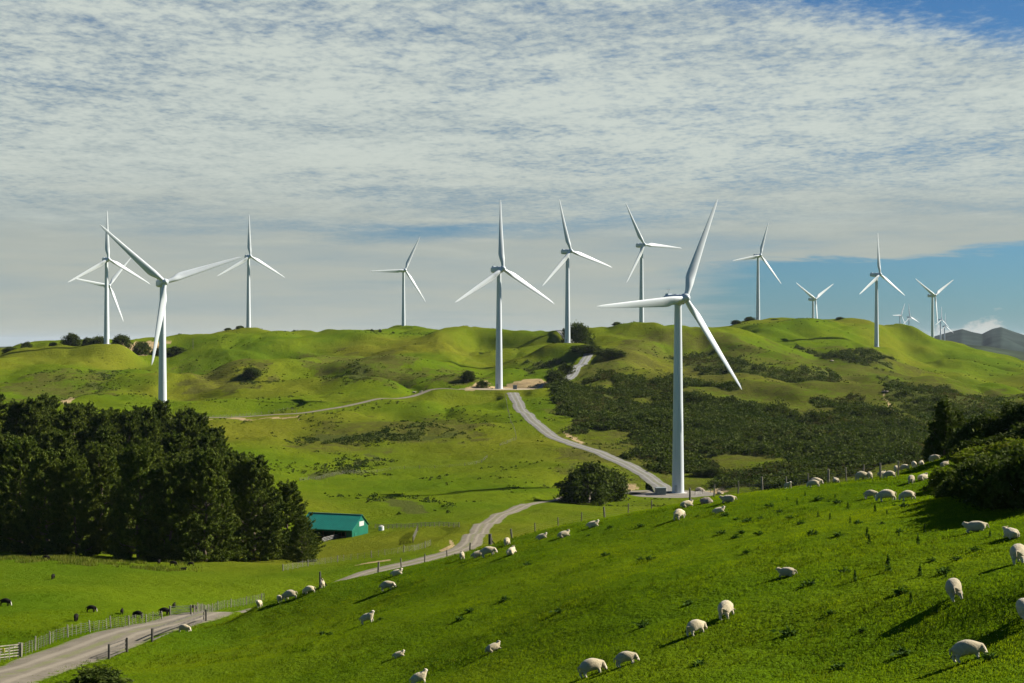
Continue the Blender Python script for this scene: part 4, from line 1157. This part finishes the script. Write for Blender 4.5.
fence([(322,543,250),(332,540,250),(344,537,250)], 1.6, 'short pale yard fence in front of the green shed', 1.2, .09, M_BATTEN, True, wires=(.35, .7, 1.05), wire_r=.05)
fence([(500,446,400),(516,440,400),(510,420,400),(505,395,400)], 6, 'fence climbing the slope left of the winding road', 1.3, .08, M_POST, True)
fence([(695,495,400),(720,491,400),(760,487,400),(800,482,400)], 5, 'fence on the flat behind the nearest turbine pad', 1.4, .09, M_POST, True)
fence([(300,481,400),(340,474,400),(400,469,400),(470,465,400),(490,455,400)], 6, 'old fence crossing the middle slope below the clay pad', 1.2, .09, M_POST, True)
fence([(206,418,400),(230,417,400),(262,414,400),(300,413,400)], 4, 'fence beside the far farm track behind the plantation', 1.3, .1, M_BATTEN, True)

def rail_gate(u0, v0, u1, v1, dmin, h, mat, label, rails=4, wire=False, post=None, sag=0, name='gate', diag=True, rt=.05):
    a = hit(u0, v0, dmin); b_ = hit(u1, v1, dmin); base = a.copy(); root = empty(name, base); d = Vector(b_ - a)
    pm = MB(); pm.box((0, 0, h / 2 - .1), (.16, .16, h + .35)); pme = pm.mesh('post', post or mat)
    obj('post', pme, root); obj('post', pme, root, loc=d)
    n = Vector((-d.y, d.x, 0)).normalized() * .09
    m = MB(); s, e = d * .03, d * .97
    for k in range(rails):
        z = .15 + (h - .2) * k / (rails - 1); m.bar(s + n + Vector((0, 0, z)), e + n + Vector((0, 0, z)), rt * .6, rt * 1.6)
    m.bar(s + n + Vector((0, 0, .1)), s + n + Vector((0, 0, h - .0)), rt); m.bar(e + n + Vector((0, 0, .1)), e + n + Vector((0, 0, h - .0)), rt)
    if diag: m.bar(s + n * 1.5 + Vector((0, 0, .15)), e + n * 1.5 + Vector((0, 0, h - .1)), rt * .6, rt)
    m.build('rails', mat, root)
    return tag(root, label, 'gate')
rail_gate(170, 616, 191, 615, 100, 1.15, M_GATE, 'grey pipe gate closed across the field entrance', 6, post=M_BATTEN, rt=.035)
rail_gate(109, 659, 127, 652, 100, 1.25, M_RAIL, 'short dark wooden gate at the lower end of the paddock', 4, diag=False, rt=.07)
rail_gate(152, 642, 206, 621, 100, 1.25, M_RAIL, 'long dark wooden rail fence sloping down beside the gravel road', 3, diag=False, name='rail_fence', rt=.10)['category'] = 'fence'
gt = rail_gate(-12, 661, 21, 657, 90, 1.2, M_BATTEN, 'pale wooden gate with a yellow sign at the left frame edge', 5, rt=.05)
a = hit(1, 655, 90); sg = MB(); sg.box((0, 0, 0), (.55, .03, .38)); so = sg.build('sign', M_YEL, gt, loc=Vector(hit(2, 659, 90)) - gt.location + Vector((0, -.16, .80)))
rail_gate(413, 543, 418, 531, 200, 1.3, M_RAIL, 'dark wooden gate standing open inside the field by the shed', 4, diag=False, rt=.09)
# strainer post with stay on the paddock, and tall posts
for (u, v, h, r, lab) in [(320, 588, 1.7, .11, 'lone dark wooden post on the slope above the sheep group'), (490, 541, 1.6, .2, 'stout strainer post at the crest beside the road bend'), (193, 342, 9.0, .16, 'thin power pole on the far left ridge')]:
    p = (hit(u, v, 15) if u < 400 else np.array((*P(u, CV, 157)[:2], Hs(*P(u, CV, 157)[:2])))) if v > 400 else np.array((P(u, 340, 1190)[0], 1190, Hs(P(u, 340, 1190)[0], 1190)))
    m = MB(); m.tube((0, 0, -.4), (0, 0, h), r, r * .85, 10)
    if h > 5: m.box((0, 0, h - .5), (2.0, .14, .16)); m.tube((-.9, 0, h - .4), (-.9, 0, h - .1), .07); m.tube((.9, 0, h - .4), (.9, 0, h - .1), .07)
    else: m.bar((0, 0, h * .7), (.9, .3, -.1), .1)
    tag(m.build('power_pole' if h > 5 else 'wooden_post', M_RAIL if h < 5 else M_POST, loc=p), lab, 'pole' if h > 5 else 'post')

# the green shed: long low roof with its open front to the camera
sp = P(334, 536.5, 356); sp[2] = Hs(sp[0], sp[1]) - .1
# yaw: the long front faces the camera and slightly left, gable end at the right
shed = empty('farm_shed', sp, math.radians(-20)); W, D, h0, h1 = 14.5, 9.0, 2.8, 6.0
def corr(p0, p1, q0, q1, n):
    """ribbed sheet between edges p0-p1 and q0-q1, n ribs"""
    m = MB(); p0, p1, q0, q1 = map(Vector, (p0, p1, q0, q1)); nn = (p1 - p0).cross(q0 - p0).normalized()
    vs = []; k = n * 4
    for i in range(k + 1):
        t = i / k; o = nn * (.045 if i % 4 in (1, 2) else 0)
        vs += [p0.lerp(p1, t) + o, q0.lerp(q1, t) + o, p0.lerp(p1, t) + o - nn * .05, q0.lerp(q1, t) + o - nn * .05]
    fs = []
    for i in range(k):
        a = 4 * i; b_ = a + 4; fs += [(a, b_, b_ + 1, a + 1), (a + 2, a + 3, b_ + 3, b_ + 2)]
    fs += [(0, 1, 3, 2), (4 * k, 4 * k + 2, 4 * k + 3, 4 * k + 1)]
    for i in range(k):
        a = 4 * i; b_ = a + 4; fs += [(a, a + 2, b_ + 2, b_), (a + 1, b_ + 1, b_ + 3, a + 3)]
    m.add(vs, fs); return m
x0, x1, y0, y1 = -W / 2, W / 2, -D / 2, D / 2
rf = corr((x0 - .3, y0 - .5, h0), (x1 + .3, y0 - .5, h0), (x0 - .3, .8, h1), (x1 + .3, .8, h1), 38).build('roof', M_TEAL, shed)
corr((x1 + .3, y1 + .3, h0 + .3), (x0 - .3, y1 + .3, h0 + .3), (x1 + .3, .8, h1 + .02), (x0 - .3, .8, h1 + .02), 38).build('roof', M_TEAL, shed)
rd = MB(); rd.bar((x0 - .3, .8, h1 + .06), (x1 + .3, .8, h1 + .06), .4, .08); rd.build('ridge_cap', M_TEAL, rf)
gu = MB(); gu.bar((x0 - .3, y0 - .6, h0 - .08), (x1 + .3, y0 - .6, h0 - .08), .16, .16); gu.build('gutter', M_TEALW, rf)
def wall(name, vs, mat, t, n, **k):
    m = MB(); n = Vector(n) * t; m.add([Vector(v) for v in vs] + [Vector(v) + n for v in vs], [tuple(range(len(vs))), tuple(range(2 * len(vs) - 1, len(vs) - 1, -1))] + [(i, i + len(vs), (i + 1) % len(vs) + len(vs), (i + 1) % len(vs)) for i in range(len(vs))])
    return m.build(name, mat, shed, **k)
ew = wall('gable_wall', [(x1, y0, -.4), (x1, y1, -.4), (x1, y1, h0 + .1), (x1, .8, h1 - .1), (x1, y0, h0 - .0)], M_TEALW, .08, (-1, 0, 0))
rib = MB()
for i in range(26):
    y = y0 + .2 + (D - .4) * i / 25; hh_ = (h0 + (h1 - h0) * (y - y0) / (.8 - y0) if y < .8 else h1 - (h1 - h0 - .1) * (y - .8) / (y1 - .8)) - .25
    rib.box((x1 + .016, y, hh_ / 2 - .1), (.03, .07, hh_))
rib.build('cladding_rib', M_TEALW, ew)
wall('gable_wall', [(x0, y0, -.4), (x0, y0, h0), (x0, .8, h1 - .1), (x0, y1, h0 + .1), (x0, y1, -.4)], M_TEALW, .08, (1, 0, 0))
wall('back_wall', [(x0 + .1, y1, -.4), (x0 + .1, y1, h0 + .1), (x1 - .1, y1, h0 + .1), (x1 - .1, y1, -.4)], M_TEALW, .08, (0, -1, 0))
fw = wall('front_wall', [(x1 - 1.6, y0, -.4), (x1 - .1, y0, -.4), (x1 - .1, y0, h0 - .1), (x1 - 1.6, y0, h0 - .1)], M_TEALW, .08, (0, 1, 0))
lt = MB(); lt.box((0, 0, h0 - .32), (W - 1.7, .1, .35)); lt.build('lintel', M_TEALW, shed, loc=(-.8, y0 + .06, 0))
for i in range(5):
    m = MB(); m.tube((0, 0, -.5), (0, 0, h0 - .2), .13, .12, 10); m.build('post', M_DARKIN, shed, loc=(x0 + .3 + i * (W - 2.2) / 4, y0 + .2, 0))
m = MB()
for z in (.4, .8, 1.15): m.box((-.8, y0 + 1.2, z), (W - 2.2, .05, .14))
m.build('pen_rail', M_DARKIN, shed)
tr_ = corr((x1 + .06, -.6, h0 + .5), (x1 + .06, 2.0, h0 + .5), (x1 + .06, -.6, h0 + 1.7), (x1 + .06, 2.0, h0 + 1.6), 10).build('clear_panel', M_SHEET, shed)
m = MB(); m.box((0, 0, 1.0), (.05, 1.0, 2.1)); m.box((.03, 0, 1.0), (.04, .85, 1.9)); dd_ = m.build('side_door', M_TEALW, shed, loc=(x1 + .05, -2.6, -.1)); 
tag(shed, 'teal green farm shed with an open front and pale sheet in its gable', 'shed')
# water tank and crates at the right end of the shed
tk = sp + np.array((11.5, 3.5, 0)); tk[2] = Hs(tk[0], tk[1]) - .05
root = empty('water_tank', tk); root.scale = (.62, .62, .6); m = MB(); n = 24
m.loft([[(r * math.cos(2 * math.pi * i / n), r * math.sin(2 * math.pi * i / n), z) for i in range(n)] for z, r in ((0, 1.1), (.5, 1.1), (.52, 1.14), (.6, 1.14), (.62, 1.1), (1.3, 1.1), (1.32, 1.14), (1.4, 1.14), (1.42, 1.1), (1.9, 1.08))]); m.build('body', M_SHEET, root)
m = MB(); m.loft([[(r * math.cos(2 * math.pi * i / n), r * math.sin(2 * math.pi * i / n), z) for i in range(n)] for z, r in ((1.9, 1.12), (2.2, .5), (2.25, .2))]); m.tube((0, 0, 2.2), (0, 0, 2.4), .25); m.build('lid', M_CONC, root)
tag(root, 'pale round water tank at the right end of the green shed', 'tank')
# transformer kiosk at the nearest tower
kp = P(660.5, 493, 488); kp[2] = PADS['turbine_pad'][0][2] + .08
root = empty('transformer_kiosk', kp, math.radians(8)); M_KIOSK = simple('grey_green_kiosk_paint', (.17, .20, .20), .5, .1, 1.0)
m = MB(); m.box((0, 0, 1.2), (3.4, 2.4, 2.2)); bevel(m.build('cabinet', M_KIOSK, root), .05)
m = MB(); m.box((0, 0, 2.37), (3.7, 2.7, .12)); bevel(m.build('roof', M_KIOSK, root), .03)
m = MB(); m.box((0, 0, .05), (3.8, 2.8, .12)); m.build('plinth', M_CONC, root)
for sx in (-.82, .82):
    m = MB(); m.box((0, 0, 0), (1.5, .06, 1.9)); dk = m.build('door', M_KIOSK, root, loc=(sx, -1.225, 1.2)); bevel(dk, .02)
    m = MB(); m.box((0, 0, 0), (.06, .06, .3)); m.build('handle', M_DOOR, dk, loc=(-.55 * (1 if sx > 0 else -1), -.055, 0))
tag(root, 'grey transformer kiosk standing on the gravel pad against the nearest tower', 'kiosk')
# marker box at the clay pad
kp = P(515, 389, 795); kp[2] = PADS['clay_pad'][0][2] + .05
root = empty('transformer_kiosk', kp); m = MB(); m.box((0, 0, 1.1), (2.2, 1.8, 2.2)); bevel(m.build('cabinet', M_KIOSK, root), .05); m = MB(); m.box((0, 0, 2.28), (2.4, 2.0, .12)); m.build('roof', M_KIOSK, root)
tag(root, 'small grey kiosk on the clay pad where the winding road tops the hill', 'kiosk')
# boulders
def rock(u, v, r, lab, mat, seed, dmin, fl=.6):
    p = hit(u, v, dmin); bm = bmesh.new(); bmesh.ops.create_icosphere(bm, subdivisions=4, radius=1)
    for q in bm.verts:
        c = q.co; k = 1 + .35 * float(fbm(np.array([c.x * 1.3 + seed]), np.array([c.y * 1.3 + c.z * 1.7]), seed, 4)[0]); q.co = Vector((c.x * r * k * 1.3, c.y * r * k, c.z * r * k * fl))
    me_ = bpy.data.meshes.new('boulder'); bm.to_mesh(me_); bm.free(); me_.materials.append(mat); autosmooth(me_, 25)
    o = obj('boulder', me_, loc=(p[0], p[1], p[2] + r * fl * .35), rot=(0, 0, seed)); return tag(o, lab, 'boulder')
rock(707, 503, .5, 'dark brown boulder past the crest below the gravel pad', M_ROCK, 3, 100, .75)
rock(720, 494, 1.0, 'tan boulder at the right end of the gravel pad', M_ROCKT, 5, 300, .8)
rock(700, 491, 1.5, 'long brown rock pile along the back of the gravel pad', M_ROCK, 8, 300, .6)
rock(885, 392, 1.3, 'rock outcrop above the clay slip in the upper scrub slope', M_ROCK, 9, 300, .5)
rock(832, 361, 1.2, 'rock outcrop among scrub high on the hillside below the blue sky', M_ROCK, 10, 300, .5)
# ------------------------------------------------------------------ sun, sky, camera
SUN_AZ, SUN_EL = math.radians(72), math.radians(33)
sun_dir = Vector((math.sin(SUN_AZ) * math.cos(SUN_EL), math.cos(SUN_AZ) * math.cos(SUN_EL), math.sin(SUN_EL)))
ld = bpy.data.lights.new('sun', 'SUN'); ld.energy = 5.0; ld.angle = math.radians(.55); ld.color = (1.0, .93, .80)
lo = bpy.data.objects.new('sun', ld); lo.rotation_euler = sun_dir.to_track_quat('Z', 'Y').to_euler(); COL.objects.link(lo)

w = bpy.data.worlds.new('World'); SC.world = w; w.use_nodes = True
nt = w.node_tree; b = NB(nt); bg = nt.nodes['Background']
sky = b.n('ShaderNodeTexSky', sky_type='NISHITA'); sky.sun_disc = False
sky.sun_elevation = SUN_EL; sky.sun_rotation = SUN_AZ; sky.altitude = 200; sky.air_density = 1.0; sky.dust_density = .6; sky.ozone_density = 2.0
dirv = b.n('ShaderNodeTexCoord').outputs['Generated']
sx = b.n('ShaderNodeSeparateXYZ'); b.L.new(dirv, sx.inputs[0])
X, Y, Z = sx.outputs
zc = b.math('ADD', b.math('MAXIMUM', Z, 0.0), .055)
# cloud sheet: directions met with a level layer overhead
cx = b.math('DIVIDE', X, zc); cy = b.math('DIVIDE', Y, zc)
cv = b.n('ShaderNodeCombineXYZ'); b.L.new(cx, cv.inputs[0]); b.L.new(cy, cv.inputs[1]); cv.inputs[2].default_value = 3.7
plane = cv.outputs[0]
big = b.noise(.32, 4, .55, plane); mid = b.noise(1.5, 5, .6, plane, dist=.4)
mp = b.n('ShaderNodeMapping'); b.L.new(plane, mp.inputs[0]); mp.inputs['Rotation'].default_value = (0, 0, .5); mp.inputs['Scale'].default_value = (1, .8, 1)
rip = b.math('ADD', b.math('MULTIPLY', b.noise(15, 5, .62, mp.outputs[0], dist=.15), .58), b.math('MULTIPLY', b.noise(36, 4, .65, mp.outputs[0]), .42))
el = b.math('ARCTAN2', Z, b.math('SQRT', b.math('ADD', b.math('MULTIPLY', X, X), b.math('MULTIPLY', Y, Y))))
az = b.math('ARCTAN2', X, Y)
fade = b.ramp(el, .03, .14)                    # ripples smooth out towards the horizon
dens = b.math('ADD', b.math('MULTIPLY', b.math('SUBTRACT', big, .5), 1.0), b.math('MULTIPLY', b.math('SUBTRACT', mid, .5), .8))
dens = b.math('ADD', dens, b.math('MULTIPLY', b.math('MULTIPLY', b.math('SUBTRACT', rip, .5), fade), 1.7))
# streaky low layer
sv = b.n('ShaderNodeCombineXYZ'); b.L.new(b.math('MULTIPLY', az, 5.0), sv.inputs[0]); b.L.new(b.math('MULTIPLY', el, 55.0), sv.inputs[1])
streak = b.noise(1.0, 5, .55, sv.outputs[0])
dens = b.math('ADD', dens, b.math('MULTIPLY', b.math('SUBTRACT', streak, .5), b.math('SUBTRACT', 1.25, fade)))
# the open strip low on the right, and the clear corner at the top right
gap = b.math('MULTIPLY', b.ramp(b.math('ADD', az, b.math('MULTIPLY', b.math('SUBTRACT', streak, .5), .22)), .05, .24),
             b.ramp(b.math('ADD', b.math('SUBTRACT', el, b.math('MULTIPLY', b.math('SUBTRACT', az, .2), .05)), b.math('ADD', b.math('MULTIPLY', b.math('SUBTRACT', mid, .5), .016), b.math('MULTIPLY', b.math('SUBTRACT', streak, .5), .022))), .0615, .0505))
top = b.math('MULTIPLY', b.ramp(b.math('ADD', b.math('MULTIPLY', az, .22), el), .252, .292), 1.0)
dens = b.math('ADD', dens, b.math('MULTIPLY', b.ramp(el, .12, .03), .24))
bl = b.math('DIVIDE', b.math('SUBTRACT', b.math('ADD', el, b.math('MULTIPLY', b.math('SUBTRACT', streak, .5), .02)), b.math('ADD', .0815, b.math('MULTIPLY', az, .07))), .0075)
band = b.math('MULTIPLY', b.math('POWER', 2.718, b.math('MULTIPLY', b.math('MULTIPLY', bl, bl), -1.0)), b.math('MULTIPLY', b.ramp(az, -.22, -.08), b.ramp(az, .22, .05)))
dens = b.math('SUBTRACT', dens, b.math('MULTIPLY', band, .38))
dens = b.math('SUBTRACT', b.math('ADD', dens, .42), b.math('ADD', b.math('MULTIPLY', gap, 1.5), b.math('MULTIPLY', top, .8)))
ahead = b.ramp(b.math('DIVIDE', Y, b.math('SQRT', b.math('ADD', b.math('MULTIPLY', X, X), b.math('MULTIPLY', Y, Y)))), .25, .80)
mask = b.math('MULTIPLY', b.ramp(dens, -.34, .60), ahead)      # clouds kept ahead; unseen sky behind cleared to make shade darker and bluer
shade = b.ramp(b.math('ADD', b.math('MULTIPLY', rip, fade), b.math('ADD', b.math('MULTIPLY', mid, .8), b.math('MULTIPLY', streak, .5))), .75, 1.35)
warm = b.ramp(el, .16, .02)
ccol = b.mix(shade, (3.7, 4.3, 4.5), (6.6, 7.0, 6.6))
ccol = b.mix(b.math('MULTIPLY', warm, b.math('ADD', .30, b.math('MULTIPLY', b.ramp(streak, .36, .62), .5))), ccol, (5.2, 5.2, 4.5))
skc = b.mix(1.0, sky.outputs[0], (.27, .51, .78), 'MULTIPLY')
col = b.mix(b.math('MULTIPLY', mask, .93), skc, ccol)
# small white heaps far off, low on the right
hv_ = b.n('ShaderNodeCombineXYZ'); b.L.new(b.math('MULTIPLY', az, 38.0), hv_.inputs[0]); b.L.new(b.math('MULTIPLY', el, 60.0), hv_.inputs[1])
heap = b.ramp(b.math('SUBTRACT', b.noise(1.0, 5, .6, hv_.outputs[0]), b.math('MULTIPLY', el, 17.0)), .30, .42)
heap = b.math('MULTIPLY', b.math('MULTIPLY', heap, b.ramp(az, .22, .31)), b.ramp(el, -.01, .0))
col = b.mix(b.math('MULTIPLY', heap, .8), col, (6.4, 6.2, 5.8))
col = b.mix(1.0, col, (.82, .84, .805), 'MULTIPLY')
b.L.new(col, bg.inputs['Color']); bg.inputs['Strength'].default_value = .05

cam = bpy.data.cameras.new('camera'); cam.sensor_width = 36; cam.lens = F * 36 / 1024; cam.clip_end = 120000; cam.clip_start = .1
co = bpy.data.objects.new('camera', cam); co.location = (0, 0, 0); co.rotation_euler = (math.radians(90), 0, 0); COL.objects.link(co)
cam.shift_y = (CV - 341.5) / 1024
SC.camera = co
SC.view_settings.view_transform = 'Standard'; SC.view_settings.look = 'None'; SC.view_settings.gamma = 1; SC.view_settings.exposure = 1.22
SC.view_settings.use_curve_mapping = False
SC.render.engine = 'CYCLES'
SC.cycles.max_bounces = 6; SC.cycles.diffuse_bounces = 3; SC.cycles.transmission_bounces = 3; SC.cycles.transparent_max_bounces = 8
SC.cycles.use_denoising = True
# thin sea air
hz = bpy.data.meshes.new('haze'); bm = bmesh.new(); bmesh.ops.create_cube(bm, size=1)
for q in bm.verts: q.co = Vector((q.co.x * 96000, q.co.y * 96000, -190 + (q.co.z + .5) * 340))
bm.to_mesh(hz); bm.free(); hm = bpy.data.materials.new('sea_air'); hm.use_nodes = True; hm.node_tree.nodes.clear()
ho = hm.node_tree.nodes.new('ShaderNodeOutputMaterial'); hv = hm.node_tree.nodes.new('ShaderNodeVolumePrincipled'); hm.node_tree.links.new(hv.outputs[0], ho.inputs['Volume'])
hv.inputs['Color'].default_value = (.72, .84, 1.0, 1); hv.inputs['Density'].default_value = 1.3e-5; hv.inputs['Anisotropy'].default_value = .2
hz.materials.append(hm); tag(obj('haze', hz), 'thin pale sea air over the hills', 'haze', kind='stuff')
